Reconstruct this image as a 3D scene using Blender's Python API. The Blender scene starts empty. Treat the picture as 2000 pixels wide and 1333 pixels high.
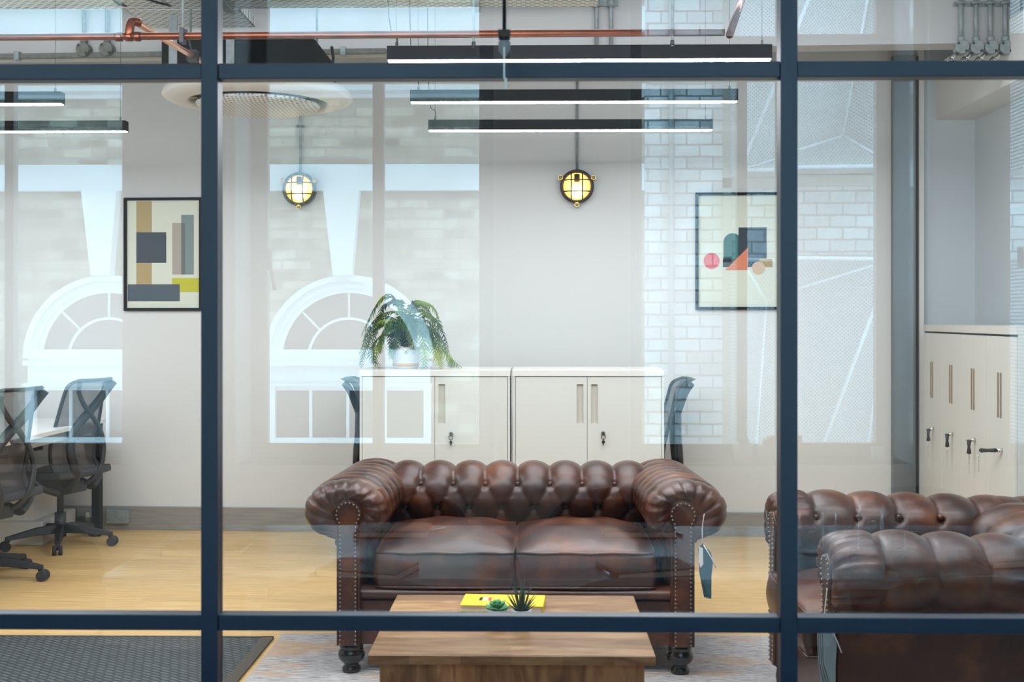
import bpy, bmesh, math, random
from mathutils import Vector, Matrix
random.seed(7)
PI = math.pi
SC = bpy.context.scene
COL = SC.collection

# ------------------------------------------------------------------ camera, world, exposure
F = 2300.0            # focal length in pixels of the 2000 px wide frame
H = 1.36              # camera height
HY = 626.0            # horizon row
YAW = math.radians(1.0)
GY = 2.10             # plane of the glazed screen
cam_d = bpy.data.cameras.new('camera')
cam = bpy.data.objects.new('camera', cam_d)
COL.objects.link(cam)
cam.location = (0, 0, H)
cam.rotation_euler = (PI / 2, 0, YAW)
cam_d.sensor_width = 36
cam_d.lens = F / 2000 * 36
cam_d.shift_y = -(666.5 - HY) / 2000
cam_d.clip_start = 0.02
cam_d.dof.use_dof = True
cam_d.dof.focus_distance = 6.2
cam_d.dof.aperture_fstop = 9.0
SC.camera = cam
SC.view_settings.view_transform = 'Standard'
SC.view_settings.look = 'None'
SC.view_settings.gamma = 1
SC.view_settings.exposure = 0.0
SC.cycles.use_denoising = True
SC.cycles.max_bounces = 10
SC.cycles.diffuse_bounces = 4
SC.cycles.glossy_bounces = 4
SC.cycles.transparent_max_bounces = 20
SC.cycles.sample_clamp_indirect = 6.0
SC.cycles.caustics_reflective = False
SC.cycles.caustics_refractive = False
w = bpy.data.worlds.new('overcast_sky')
SC.world = w
w.use_nodes = True
w.node_tree.nodes['Background'].inputs[0].default_value = (0.50, 0.80, 1.0, 1)
w.node_tree.nodes['Background'].inputs[1].default_value = 8.5

def area(name, loc, size, power, color=(.88, .93, 1.0), rot=(0, 0, 0)):
    l = bpy.data.lights.new(name, 'AREA')
    l.shape = 'RECTANGLE'
    l.size, l.size_y = size
    l.energy = power
    l.color = color
    o = bpy.data.objects.new(name, l)
    COL.objects.link(o)
    o.location = loc
    o.rotation_euler = rot
    return o
# long fill lights added for the lounge, unseen above the frame, no fixtures modelled
WASH = math.radians(28)
area('linear_light', (-.9, 3.15, 2.52), (6.4, .12), 42, rot=(WASH, 0, 0))  # added strip, tilted to wash the back wall
area('linear_light', (-.9, 3.90, 2.48), (6.4, .12), 66, rot=(WASH, 0, 0))  # second added wash strip, out of view
area('linear_light', (-.9, 5.45, 3.25), (6.0, .3), 46)  # added overhead fill, no lamp known here
area('fill_uplight', (-.9, 2.75, 2.35), (6.0, .15), 48, rot=(PI - .35, 0, 0))  # added upward fill to brighten cable tray and beam

# ------------------------------------------------------------------ pixel -> place (measuring helpers)
def ray(px, py):
    dx, dz = (px - 1000) / F, (HY - py) / F
    return Vector((dx * math.cos(YAW) - math.sin(YAW), dx * math.sin(YAW) + math.cos(YAW), dz))
def P(px, py, Y):                       # point seen at a pixel, at world depth Y
    r = ray(px, py)
    return Vector((0, 0, H)) + r * (Y / r.y)
def PZ(px, py, z):                      # point seen at a pixel, at height z
    r = ray(px, py)
    return Vector((0, 0, H)) + r * ((z - H) / r.z)
def mir(v):                             # the place whose mirror image in the screen is v
    return Vector((v[0], 2 * GY - v[1], v[2]))
def RP(px, py, Y): return mir(P(px, py, Y))
def RZ(px, py, z): return mir(PZ(px, py, z))
WA, WB = PZ(210, 1034, 0), PZ(1450, 1048, 0)
WT = (WB - WA).normalized()             # along the back wall
WN = Vector((WT.y, -WT.x, 0))           # from the back wall into the room
WANG = math.atan2(WT.y, WT.x)
def BW(px, py, off=0.0):                # point on the back wall (off metres in front of it)
    r = ray(px, py)
    t = (WA + WN * off).dot(WN) / r.dot(WN)
    return Vector((0, 0, H)) + r * t

# ------------------------------------------------------------------ mesh building
class MB:
    def __init__(s): s.v = []; s.f = []; s.sm = []
    def add(s, vs, fs, smooth=False, M=None):
        b = len(s.v)
        s.v += [tuple(M @ Vector(v)) if M else tuple(v) for v in vs]
        s.f += [tuple(b + i for i in f) for f in fs]
        s.sm += [smooth] * len(fs)
        return s
    def box(s, c, d, M=None):
        x, y, z = c; a, b, h = d[0] / 2, d[1] / 2, d[2] / 2
        vs = [(x + i * a, y + j * b, z + k * h) for i in (-1, 1) for j in (-1, 1) for k in (-1, 1)]
        return s.add(vs, [(0, 1, 3, 2), (4, 6, 7, 5), (0, 4, 5, 1), (2, 3, 7, 6), (0, 2, 6, 4), (1, 5, 7, 3)], False, M)
    def bx(s, x0, x1, y0, y1, z0, z1, M=None):
        return s.box(((x0 + x1) / 2, (y0 + y1) / 2, (z0 + z1) / 2), (abs(x1 - x0), abs(y1 - y0), abs(z1 - z0)), M)
    def tube(s, pts, r, seg=10, closed=False, cap=True, M=None, flat=1.0):
        pts = [Vector(p) for p in pts]
        n = len(pts)
        rs = r if isinstance(r, (list, tuple)) else [r] * n
        vs = []; up = None
        for i, p in enumerate(pts):
            if closed: d = pts[(i + 1) % n] - pts[i - 1]
            else: d = pts[min(i + 1, n - 1)] - pts[max(i - 1, 0)]
            if d.length < 1e-9: d = Vector((0, 0, 1))
            d.normalize()
            if up is None:
                up = Vector((0, 0, 1)) if abs(d.z) < .9 else Vector((1, 0, 0))
            a = d.cross(up)
            if a.length < 1e-6: a = d.cross(Vector((0, 1, 0)))
            a.normalize(); up = a.cross(d).normalized()
            for k in range(seg):
                t = 2 * PI * k / seg
                vs.append(p + a * math.cos(t) * rs[i] + up * math.sin(t) * rs[i] * flat)
        fs = []
        for i in range(n if closed else n - 1):
            for k in range(seg):
                j, l = (i + 1) % n, (k + 1) % seg
                fs.append((i * seg + k, j * seg + k, j * seg + l, i * seg + l))
        s.add(vs, fs, True, M)
        if cap and not closed:
            b = len(s.v) - len(vs)
            s.f += [tuple(b + k for k in range(seg)), tuple(b + (n - 1) * seg + k for k in reversed(range(seg)))]
            s.sm += [False, False]
        return s
    def cyl(s, p0, p1, r, seg=16, M=None, r2=None):
        return s.tube([p0, p1], [r, r if r2 is None else r2], seg, M=M)
    def lathe(s, prof, seg=24, M=None, smooth=True):      # prof: (radius, z); radius 0 closes
        vs = []; n = len(prof)
        for r, z in prof:
            for k in range(seg):
                t = 2 * PI * k / seg
                vs.append((r * math.cos(t), r * math.sin(t), z))
        fs = [(i * seg + k, i * seg + (k + 1) % seg, (i + 1) * seg + (k + 1) % seg, (i + 1) * seg + k)
              for i in range(n - 1) for k in range(seg)]
        return s.add(vs, fs, smooth, M)
    def grid(s, fn, nu, nv, smooth=True, M=None, wrapu=False, flip=False):
        vs = [fn(i / (nu if wrapu else nu - 1), j / (nv - 1)) for i in range(nu) for j in range(nv)]
        fs = []
        for i in range(nu if wrapu else nu - 1):
            for j in range(nv - 1):
                a, b, c, d = i * nv + j, ((i + 1) % nu) * nv + j, ((i + 1) % nu) * nv + j + 1, i * nv + j + 1
                fs.append((a, d, c, b) if flip else (a, b, c, d))
        return s.add(vs, fs, smooth, M)
    def prism(s, poly, y0, y1, M=None, smooth=False):       # poly in (x, z), extruded along y
        n = len(poly)
        vs = [(x, y0, z) for x, z in poly] + [(x, y1, z) for x, z in poly]
        fs = [tuple(range(n)), tuple(range(2 * n - 1, n - 1, -1))] + [(i, i + n, (i + 1) % n + n, (i + 1) % n) for i in range(n)]
        return s.add(vs, fs, smooth, M)
    def ball(s, c, r, seg=10, rings=6, sc=(1, 1, 1), M=None):
        def fn(u, v):
            t, p = u * 2 * PI, v * PI
            return (c[0] + r * sc[0] * math.sin(p) * math.cos(t), c[1] + r * sc[1] * math.sin(p) * math.sin(t), c[2] + r * sc[2] * math.cos(p))
        return s.grid(fn, seg, rings, True, M, wrapu=True)
    def mesh(s, name):
        me = bpy.data.meshes.new(name)
        me.from_pydata(s.v, [], s.f)
        me.polygons.foreach_set('use_smooth', s.sm)
        bm = bmesh.new(); bm.from_mesh(me)
        bmesh.ops.remove_doubles(bm, verts=bm.verts, dist=1e-6)
        bmesh.ops.recalc_face_normals(bm, faces=bm.faces)
        bm.to_mesh(me); bm.free()
        me.update()
        return me

def obj(name, mb, mat, parent=None, bevel=0, loc=None, rot=None, solid=0, seg=2):
    o = bpy.data.objects.new(name, mb.mesh(name) if isinstance(mb, MB) else mb)
    COL.objects.link(o)
    if mat: o.data.materials.append(mat)
    if parent: o.parent = parent
    if loc is not None: o.location = loc
    if rot is not None: o.rotation_euler = rot
    if solid:
        m = o.modifiers.new('solid', 'SOLIDIFY'); m.thickness = solid; m.offset = 0
    if bevel:
        m = o.modifiers.new('bevel', 'BEVEL'); m.width = bevel; m.segments = seg; m.limit_method = 'ANGLE'
        m.angle_limit = math.radians(40)
    return o
def thing(name, label, cat, loc=(0, 0, 0), rotz=0, group=None):
    o = bpy.data.objects.new(name, None)
    COL.objects.link(o)
    o.empty_display_size = .1
    o.location = loc; o.rotation_euler = (0, 0, rotz)
    o['label'] = label; o['category'] = cat
    if group: o['group'] = group
    return o
def tag(o, label, cat, group=None):
    o['label'] = label; o['category'] = cat
    if group: o['group'] = group
    return o
def struct(name, mb, mat, parent=None, **k):
    o = obj(name, mb, mat, parent, **k)
    if not parent: o['kind'] = 'structure'
    return o
def sroot(name, loc=(0, 0, 0), rotz=0):
    o = bpy.data.objects.new(name, None); COL.objects.link(o)
    o.location = loc; o.rotation_euler = (0, 0, rotz); o['kind'] = 'structure'
    return o
def kids(o): return [c for c in bpy.data.objects if c.parent == o]
def dup(root, loc, rotz=None, label=None, group=None):
    def cp(o, par):
        c = o.copy(); COL.objects.link(c)
        c.parent = par
        for k in kids(o): cp(k, c)
        return c
    r = cp(root, None)
    r.location = loc
    if rotz is not None: r.rotation_euler = (0, 0, rotz)
    if label: r['label'] = label
    if group: r['group'] = group
    return r
def catmull(pts, n):
    pts = [Vector(p) for p in pts]
    out = []
    m = len(pts) - 1
    for i in range(n):
        t = i / (n - 1) * m
        k = min(int(t), m - 1); f = t - k
        p0, p1, p2, p3 = pts[max(k - 1, 0)], pts[k], pts[k + 1], pts[min(k + 2, m)]
        out.append(0.5 * ((2 * p1) + (p2 - p0) * f + (2 * p0 - 5 * p1 + 4 * p2 - p3) * f * f + (3 * p1 - p0 - 3 * p2 + p3) * f ** 3))
    return out
def resample(pts, n):
    pts = [Vector(p) for p in pts]
    L = [0]
    for a, b in zip(pts, pts[1:]): L.append(L[-1] + (b - a).length)
    out = []; j = 0
    for i in range(n):
        t = L[-1] * i / (n - 1)
        while j < len(L) - 2 and L[j + 1] < t: j += 1
        f = (t - L[j]) / max(L[j + 1] - L[j], 1e-9)
        out.append(pts[j].lerp(pts[j + 1], f))
    return out, L[-1]
def sstep(a, b, x):
    t = min(1, max(0, (x - a) / (b - a))); return t * t * (3 - 2 * t)

# ------------------------------------------------------------------ materials
def newmat(name):
    m = bpy.data.materials.new(name); m.use_nodes = True
    nt = m.node_tree
    return m, nt, nt.nodes['Principled BSDF']
def N(nt, kind, **k):
    n = nt.nodes.new(kind)
    for a, b in k.items():
        if a.startswith('i_'): n.inputs[a[2:].replace('_', ' ')].default_value = b
        else: setattr(n, a, b)
    return n
def lnk(nt, a, b): nt.links.new(a, b)
def coords(nt, scale=(1, 1, 1), obj_space=True):
    tc = N(nt, 'ShaderNodeTexCoord'); mp = N(nt, 'ShaderNodeMapping')
    mp.inputs['Scale'].default_value = scale
    lnk(nt, tc.outputs['Object'], mp.inputs[0])
    return mp.outputs[0]
def ramp(nt, fac, stops):
    r = N(nt, 'ShaderNodeValToRGB')
    e = r.color_ramp.elements
    while len(e) < len(stops): e.new(.5)
    for k, (p, c) in enumerate(stops):
        e[k].position = p; e[k].color = (*c, 1)
    lnk(nt, fac, r.inputs[0])
    return r.outputs[0]
def pbr(name, color, rough=.5, metal=0, coat=0, var=0, vscale=8, bump=0, bscale=60, stretch=(1, 1, 1), spec=None, emis=None):
    m, nt, b = newmat(name)
    b.inputs['Base Color'].default_value = (*color, 1)
    b.inputs['Roughness'].default_value = rough
    b.inputs['Metallic'].default_value = metal
    b.inputs['Coat Weight'].default_value = coat
    if spec is not None: b.inputs['Specular IOR Level'].default_value = spec
    if var or bump:
        co = coords(nt, stretch)
    if var:
        n = N(nt, 'ShaderNodeTexNoise'); n.inputs['Scale'].default_value = vscale; n.inputs['Detail'].default_value = 5
        lnk(nt, co, n.inputs['Vector'])
        lo = tuple(max(0, c * (1 - var)) for c in color); hi = tuple(min(1, c * (1 + var)) for c in color)
        lnk(nt, ramp(nt, n.outputs[0], [(.3, lo), (.7, hi)]), b.inputs['Base Color'])
    if bump:
        n2 = N(nt, 'ShaderNodeTexNoise'); n2.inputs['Scale'].default_value = bscale; n2.inputs['Detail'].default_value = 4
        lnk(nt, co, n2.inputs['Vector'])
        bp = N(nt, 'ShaderNodeBump'); bp.inputs['Strength'].default_value = bump; bp.inputs['Distance'].default_value = .01
        lnk(nt, n2.outputs[0], bp.inputs['Height']); lnk(nt, bp.outputs[0], b.inputs['Normal'])
    return m
def emit(name, color, s):
    m, nt, b = newmat(name)
    b.inputs['Base Color'].default_value = (.8, .8, .8, 1)
    b.inputs['Emission Color'].default_value = (*color, 1)
    b.inputs['Emission Strength'].default_value = s
    return m
def pane_mat(name, refl, tint=(1, 1, 1), rtint=(1, 1, 1)):
    m, nt, b = newmat(name); nt.nodes.remove(b)
    tr = N(nt, 'ShaderNodeBsdfTransparent'); tr.inputs[0].default_value = (*tint, 1)
    gl = N(nt, 'ShaderNodeBsdfGlossy'); gl.inputs['Roughness'].default_value = 0; gl.inputs[0].default_value = (*rtint, 1)
    mx = N(nt, 'ShaderNodeMixShader'); geo = N(nt, 'ShaderNodeNewGeometry')
    mu = N(nt, 'ShaderNodeMath', operation='MULTIPLY_ADD')
    lnk(nt, geo.outputs['Backfacing'], mu.inputs[0]); mu.inputs[1].default_value = -refl; mu.inputs[2].default_value = refl
    lnk(nt, mu.outputs[0], mx.inputs[0]); lnk(nt, tr.outputs[0], mx.inputs[1]); lnk(nt, gl.outputs[0], mx.inputs[2])
    lnk(nt, mx.outputs[0], nt.nodes['Material Output'].inputs[0])
    return m

M = {}
M['wall'] = pbr('white_wall_paint', (.74, .745, .73), .8, bump=.03, bscale=120)
M['wall2'] = pbr('blue_grey_wall_paint', (.60, .65, .68), .8)
M['ceil'] = pbr('ceiling_paint', (.62, .62, .60), .85)
M['navy'] = pbr('navy_powder_coat', (.012, .030, .062), .38, spec=.6)
M['glass'] = pane_mat('screen_glass', .115, (.985, .99, .985), (.95, 1, 1))
M['wglass'] = pane_mat('window_glass', .06)
M['black'] = pbr('black_anodised', (.010, .011, .014), .75, spec=.12)
M['led'] = emit('led_diffuser', (.92, .95, 1), 84)
M['steel'] = pbr('brushed_steel', (.34, .335, .32), .45, .35, var=.15, vscale=5, stretch=(1, 1, 12))
M['galv'] = pbr('galvanised_steel', (.30, .34, .35), .5, .3, var=.2, vscale=30)
M['galvd'] = pbr('dull_galvanised_steel', (.16, .165, .15), .6, .2, var=.25, vscale=30)
M['copper'] = pbr('copper', (.20, .062, .034), .38, .9, var=.25, vscale=9)
M['copperd'] = pbr('tarnished_copper', (.22, .07, .04), .35, 1)
M['white'] = pbr('white_enamel', (.74, .72, .68), .45)
M['cab'] = pbr('cabinet_enamel', (.66, .65, .60), .42)
M['dark'] = pbr('dark_parts_and_gap_shade', (.02, .02, .02), .7)  # small dark parts and print, also shade coloured into door gaps
M['brass'] = pbr('aged_brass', (.50, .36, .13), .32, 1)
M['bronze'] = pbr('dark_bronze', (.05, .035, .03), .35, .8)
M['plastic'] = pbr('black_plastic', (.022, .024, .028), .5)
M['greyp'] = pbr('grey_plastic', (.30, .31, .32), .5)
M['chrome'] = pbr('chrome', (.75, .75, .75), .15, 1)
M['dframe'] = pbr('window_frame_paint', (.40, .37, .33), .6)
M['stone'] = pbr('white_painted_stone', (.80, .82, .83), .8, var=.06, vscale=4)
M['metal_w'] = pbr('white_panel_edge', (.88, .9, .92), .5)
M['fglass'] = pbr('facade_window_glass', (.10, .11, .12), .12)
M['blackw'] = pbr('black_lacquered_wood', (.008, .008, .009), .12, coat=.6)
M['tableW'] = pbr('pale_laminate', (.42, .50, .60), .16)
M['desk'] = pbr('white_desk_laminate', (.80, .79, .77), .4)
M['seat'] = pbr('charcoal_fabric', (.045, .048, .055), .85, bump=.1, bscale=300)
M['navyf'] = pbr('blue_grey_upholstery', (.05, .07, .10), .8)
M['yellow'] = pbr('yellow_cover', (.86, .62, .02), .45)
M['paper'] = pbr('white_paper', (.85, .84, .80), .8)
M['red'] = pbr('red_ink', (.6, .05, .04), .6)
M['potw'] = pbr('white_ceramic', (.75, .74, .72), .3)
M['terra'] = pbr('orange_clay', (.55, .26, .06), .6)
M['leafd'] = pbr('dark_aloe_leaf', (.025, .075, .05), .45, var=.4, vscale=30)
M['leafg'] = pbr('green_succulent_leaf', (.10, .38, .16), .45, var=.3, vscale=20)
M['soil'] = pbr('potting_soil', (.04, .03, .02), .95)
M['bluecard'] = pbr('petrol_blue_card', (.05, .12, .15), .55)
M['string'] = pbr('white_string', (.8, .8, .78), .8)
M['greycard'] = pbr('grey_blue_card', (.32, .38, .40), .6)

def wood_floor():
    m, nt, b = newmat('pale_oak_floorboards')
    tc = N(nt, 'ShaderNodeTexCoord')
    br = N(nt, 'ShaderNodeTexBrick'); br.offset = .37; br.squash = 1
    for k, v in (('Scale', 1), ('Mortar Size', .0016), ('Brick Width', 1.9), ('Row Height', .145), ('Bias', 0)): br.inputs[k].default_value = v
    br.inputs['Color1'].default_value = (.0, .0, .0, 1); br.inputs['Color2'].default_value = (1, 1, 1, 1); br.inputs['Mortar'].default_value = (.3, .3, .3, 1)
    lnk(nt, tc.outputs['Object'], br.inputs['Vector'])
    mp = N(nt, 'ShaderNodeMapping'); mp.inputs['Scale'].default_value = (1.2, 26, 1); lnk(nt, tc.outputs['Object'], mp.inputs[0])
    n = N(nt, 'ShaderNodeTexNoise'); n.inputs['Scale'].default_value = 3.2; n.inputs['Detail'].default_value = 8; n.inputs['Roughness'].default_value = .65
    lnk(nt, mp.outputs[0], n.inputs['Vector'])
    c1 = ramp(nt, n.outputs[0], [(.28, (.48, .28, .10)), (.5, (.74, .49, .21)), (.72, (.88, .65, .33))])
    mx = N(nt, 'ShaderNodeMix', data_type='RGBA', blend_type='MULTIPLY')
    mx.inputs['Factor'].default_value = 1
    c2 = ramp(nt, br.outputs['Color'], [(0, (.88, .86, .82)), (1, (1.0, 1.0, 1.0))])
    lnk(nt, c1, mx.inputs['A']); lnk(nt, c2, mx.inputs['B'])
    lnk(nt, mx.outputs['Result'], b.inputs['Base Color'])
    b.inputs['Roughness'].default_value = .42
    b.inputs['Specular IOR Level'].default_value = .35
    return m
M['floor'] = wood_floor()
def wood(name, c0, c1, c2, stretch=(1.5, 22, 22), planks=None, rough=.38):
    m, nt, b = newmat(name)
    co = coords(nt, stretch)
    ns = N(nt, 'ShaderNodeTexNoise'); ns.inputs['Scale'].default_value = 1.6; ns.inputs['Detail'].default_value = 7; ns.inputs['Distortion'].default_value = 1.2
    lnk(nt, co, ns.inputs['Vector'])
    c = ramp(nt, ns.outputs[0], [(.3, c0), (.52, c1), (.72, c2)])
    if planks:
        tc = N(nt, 'ShaderNodeTexCoord')
        mp = N(nt, 'ShaderNodeMapping'); mp.inputs['Scale'].default_value = planks
        lnk(nt, tc.outputs['Object'], mp.inputs[0])
        fl = N(nt, 'ShaderNodeVectorMath', operation='FLOOR'); lnk(nt, mp.outputs[0], fl.inputs[0])
        wn = N(nt, 'ShaderNodeTexWhiteNoise'); wn.noise_dimensions = '3D'; lnk(nt, fl.outputs[0], wn.inputs[0])
        k = ramp(nt, wn.outputs['Value'], [(0, (.55, .5, .45)), (1, (1.25, 1.2, 1.1))])
        mx = N(nt, 'ShaderNodeMix', data_type='RGBA', blend_type='MULTIPLY'); mx.inputs['Factor'].default_value = 1
        lnk(nt, c, mx.inputs['A']); lnk(nt, k, mx.inputs['B']); c = mx.outputs['Result']
    lnk(nt, c, b.inputs['Base Color'])
    b.inputs['Roughness'].default_value = rough
    return m
M['tabletop'] = wood('mango_wood_top', (.25, .125, .05), (.38, .22, .105), (.50, .32, .17), (3, 14, 14), (1.6, 11, 1))
M['tablebase'] = wood('mango_wood_base', (.24, .09, .035), (.50, .24, .10), (.68, .38, .18), (14, 14, 2.5), (9.5, 1, 1))
M['tableedge'] = wood('mango_wood_edge', (.30, .13, .06), (.46, .25, .12), (.58, .36, .19), (3, 20, 20), (7, 1, 1))
def leather():
    m, nt, b = newmat('antiqued_brown_leather')
    co = coords(nt)
    n = N(nt, 'ShaderNodeTexNoise'); n.inputs['Scale'].default_value = 5.5; n.inputs['Detail'].default_value = 6; n.inputs['Roughness'].default_value = .6
    lnk(nt, co, n.inputs['Vector'])
    lnk(nt, ramp(nt, n.outputs[0], [(.28, (.024, .006, .004)), (.50, (.062, .0155, .006)), (.76, (.20, .058, .012))]), b.inputs['Base Color'])
    b.inputs['Roughness'].default_value = .29
    b.inputs['Coat Weight'].default_value = .25
    b.inputs['Coat Roughness'].default_value = .22
    v = N(nt, 'ShaderNodeTexVoronoi'); v.inputs['Scale'].default_value = 420
    lnk(nt, co, v.inputs['Vector'])
    n2 = N(nt, 'ShaderNodeTexNoise'); n2.inputs['Scale'].default_value = 22; n2.inputs['Detail'].default_value = 3
    lnk(nt, co, n2.inputs['Vector'])
    ad = N(nt, 'ShaderNodeMath', operation='MULTIPLY_ADD'); lnk(nt, n2.outputs[0], ad.inputs[0]); ad.inputs[1].default_value = 2.0
    lnk(nt, v.outputs['Distance'], ad.inputs[2])
    bp = N(nt, 'ShaderNodeBump'); bp.inputs['Strength'].default_value = .16; bp.inputs['Distance'].default_value = .004
    lnk(nt, ad.outputs[0], bp.inputs['Height']); lnk(nt, bp.outputs[0], b.inputs['Normal'])
    return m
M['leather'] = leather()
def brick(name, c1, c2, mortar, bw=.2, rh=.096, bump=.4, ms=.008, var=.5):
    m, nt, b = newmat(name)
    tc = N(nt, 'ShaderNodeTexCoord'); sp = N(nt, 'ShaderNodeSeparateXYZ'); cb = N(nt, 'ShaderNodeCombineXYZ')
    lnk(nt, tc.outputs['Object'], sp.inputs[0]); lnk(nt, sp.outputs[0], cb.inputs[0]); lnk(nt, sp.outputs[2], cb.inputs[1])
    n = N(nt, 'ShaderNodeTexNoise'); n.inputs['Scale'].default_value = 9; n.inputs['Detail'].default_value = 6
    lnk(nt, tc.outputs['Object'], n.inputs['Vector'])
    sb = N(nt, 'ShaderNodeVectorMath', operation='MULTIPLY_ADD'); lnk(nt, n.outputs['Color'], sb.inputs[0]); sb.inputs[1].default_value = (.014, .014, 0)
    lnk(nt, cb.outputs[0], sb.inputs[2])
    br = N(nt, 'ShaderNodeTexBrick')
    for k, v in (('Scale', 1), ('Mortar Size', ms), ('Mortar Smooth', .3), ('Brick Width', bw), ('Row Height', rh)): br.inputs[k].default_value = v
    br.inputs['Color1'].default_value = (*c1, 1); br.inputs['Color2'].default_value = (*c2, 1); br.inputs['Mortar'].default_value = (*mortar, 1)
    lnk(nt, sb.outputs[0], br.inputs['Vector'])
    n2 = N(nt, 'ShaderNodeTexNoise'); n2.inputs['Scale'].default_value = 3.5; n2.inputs['Detail'].default_value = 8; n2.inputs['Roughness'].default_value = .7
    lnk(nt, tc.outputs['Object'], n2.inputs['Vector'])
    k = ramp(nt, n2.outputs[0], [(.3, (1 - var,) * 3), (.7, (1.15, 1.15, 1.15))])
    mx = N(nt, 'ShaderNodeMix', data_type='RGBA', blend_type='MULTIPLY'); mx.inputs['Factor'].default_value = 1
    lnk(nt, br.outputs['Color'], mx.inputs['A']); lnk(nt, k, mx.inputs['B']); lnk(nt, mx.outputs['Result'], b.inputs['Base Color'])
    b.inputs['Roughness'].default_value = .9
    bp = N(nt, 'ShaderNodeBump'); bp.inputs['Strength'].default_value = bump; bp.inputs['Distance'].default_value = .02; bp.invert = True
    lnk(nt, br.outputs['Fac'], bp.inputs['Height']); lnk(nt, bp.outputs[0], b.inputs['Normal'])
    return m
M['stock'] = brick('london_stock_brick', (.66, .58, .44), (.20, .165, .11), (.34, .31, .26), .23, .08, ms=.011, var=.7)
M['paintbrick'] = brick('white_painted_brick', (.78, .80, .81), (.56, .56, .56), (.24, .25, .26), .2, .094, ms=.008, var=.3)
def perforated():
    m, nt, b = newmat('perforated_white_metal')
    tc = N(nt, 'ShaderNodeTexCoord'); sp = N(nt, 'ShaderNodeSeparateXYZ'); cb = N(nt, 'ShaderNodeCombineXYZ')
    mp = N(nt, 'ShaderNodeMapping'); mp.inputs['Rotation'].default_value = (0, 0, math.radians(45))
    lnk(nt, tc.outputs['Object'], sp.inputs[0]); lnk(nt, sp.outputs[0], cb.inputs[0]); lnk(nt, sp.outputs[2], cb.inputs[1]); lnk(nt, cb.outputs[0], mp.inputs[0])
    v = N(nt, 'ShaderNodeTexVoronoi'); v.voronoi_dimensions = '2D'; v.inputs['Scale'].default_value = 52; v.inputs['Randomness'].default_value = 0
    lnk(nt, mp.outputs[0], v.inputs['Vector'])
    lnk(nt, ramp(nt, v.outputs['Distance'], [(.29, (.10, .11, .12)), (.34, (.56, .58, .59))]), b.inputs['Base Color'])
    b.inputs['Roughness'].default_value = .6
    return m
M['perf'] = perforated()
def traymat():
    m, nt, b = newmat('perforated_cable_tray_steel')
    tc = N(nt, 'ShaderNodeTexCoord')
    br = N(nt, 'ShaderNodeTexBrick'); br.offset = .5
    for k, v in (('Scale', 1), ('Mortar Size', .0092), ('Mortar Smooth', 0), ('Brick Width', .046), ('Row Height', .028)): br.inputs[k].default_value = v
    br.inputs['Color1'].default_value = (.03, .03, .035, 1); br.inputs['Color2'].default_value = (.05, .05, .055, 1); br.inputs['Mortar'].default_value = (.74, .77, .75, 1)
    lnk(nt, tc.outputs['Object'], br.inputs['Vector'])
    lnk(nt, br.outputs['Color'], b.inputs['Base Color'])
    b.inputs['Roughness'].default_value = .5; b.inputs['Metallic'].default_value = .1
    return m
M['tray'] = traymat()
def rugmat():
    m, nt, b = newmat('distressed_woven_rug')
    co = coords(nt, (7, 75, 1))
    n = N(nt, 'ShaderNodeTexNoise'); n.inputs['Scale'].default_value = 2.0; n.inputs['Detail'].default_value = 5; n.inputs['Roughness'].default_value = .8
    lnk(nt, co, n.inputs['Vector'])
    c = ramp(nt, n.outputs[0], [(.34, (.10, .10, .12)), (.44, (.34, .32, .32)), (.56, (.58, .55, .54)), (.70, (.78, .75, .73))])
    co2 = coords(nt, (1, 2.2, 1))
    n2 = N(nt, 'ShaderNodeTexNoise'); n2.inputs['Scale'].default_value = 2.3; n2.inputs['Detail'].default_value = 6
    lnk(nt, co2, n2.inputs['Vector'])
    f = ramp(nt, n2.outputs[0], [(.50, (0, 0, 0)), (.64, (.6, .6, .6))])
    mx = N(nt, 'ShaderNodeMix', data_type='RGBA')
    lnk(nt, f, mx.inputs['Factor']); lnk(nt, c, mx.inputs['A']); mx.inputs['B'].default_value = (.58, .36, .18, 1)
    lnk(nt, mx.outputs['Result'], b.inputs['Base Color'])
    b.inputs['Roughness'].default_value = .95; b.inputs['Specular IOR Level'].default_value = .1
    return m
M['rug'] = rugmat()
def matmat():
    m, nt, b = newmat('ribbed_entrance_matting')
    tc = N(nt, 'ShaderNodeTexCoord'); mp = N(nt, 'ShaderNodeMapping'); mp.inputs['Rotation'].default_value = (0, 0, math.radians(35))
    lnk(nt, tc.outputs['Object'], mp.inputs[0])
    br = N(nt, 'ShaderNodeTexBrick')
    for k, v in (('Scale', 1), ('Mortar Size', .005), ('Mortar Smooth', .4), ('Brick Width', .055), ('Row Height', .022)): br.inputs[k].default_value = v
    br.inputs['Color1'].default_value = (.10, .12, .127, 1); br.inputs['Color2'].default_value = (.075, .088, .094, 1); br.inputs['Mortar'].default_value = (.016, .018, .02, 1)
    lnk(nt, mp.outputs[0], br.inputs['Vector']); lnk(nt, br.outputs['Color'], b.inputs['Base Color'])
    b.inputs['Roughness'].default_value = .55
    bp = N(nt, 'ShaderNodeBump'); bp.inputs['Strength'].default_value = .5; bp.inputs['Distance'].default_value = .004; bp.invert = True
    lnk(nt, br.outputs['Fac'], bp.inputs['Height']); lnk(nt, bp.outputs[0], b.inputs['Normal'])
    return m
M['mat'] = matmat()
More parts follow.
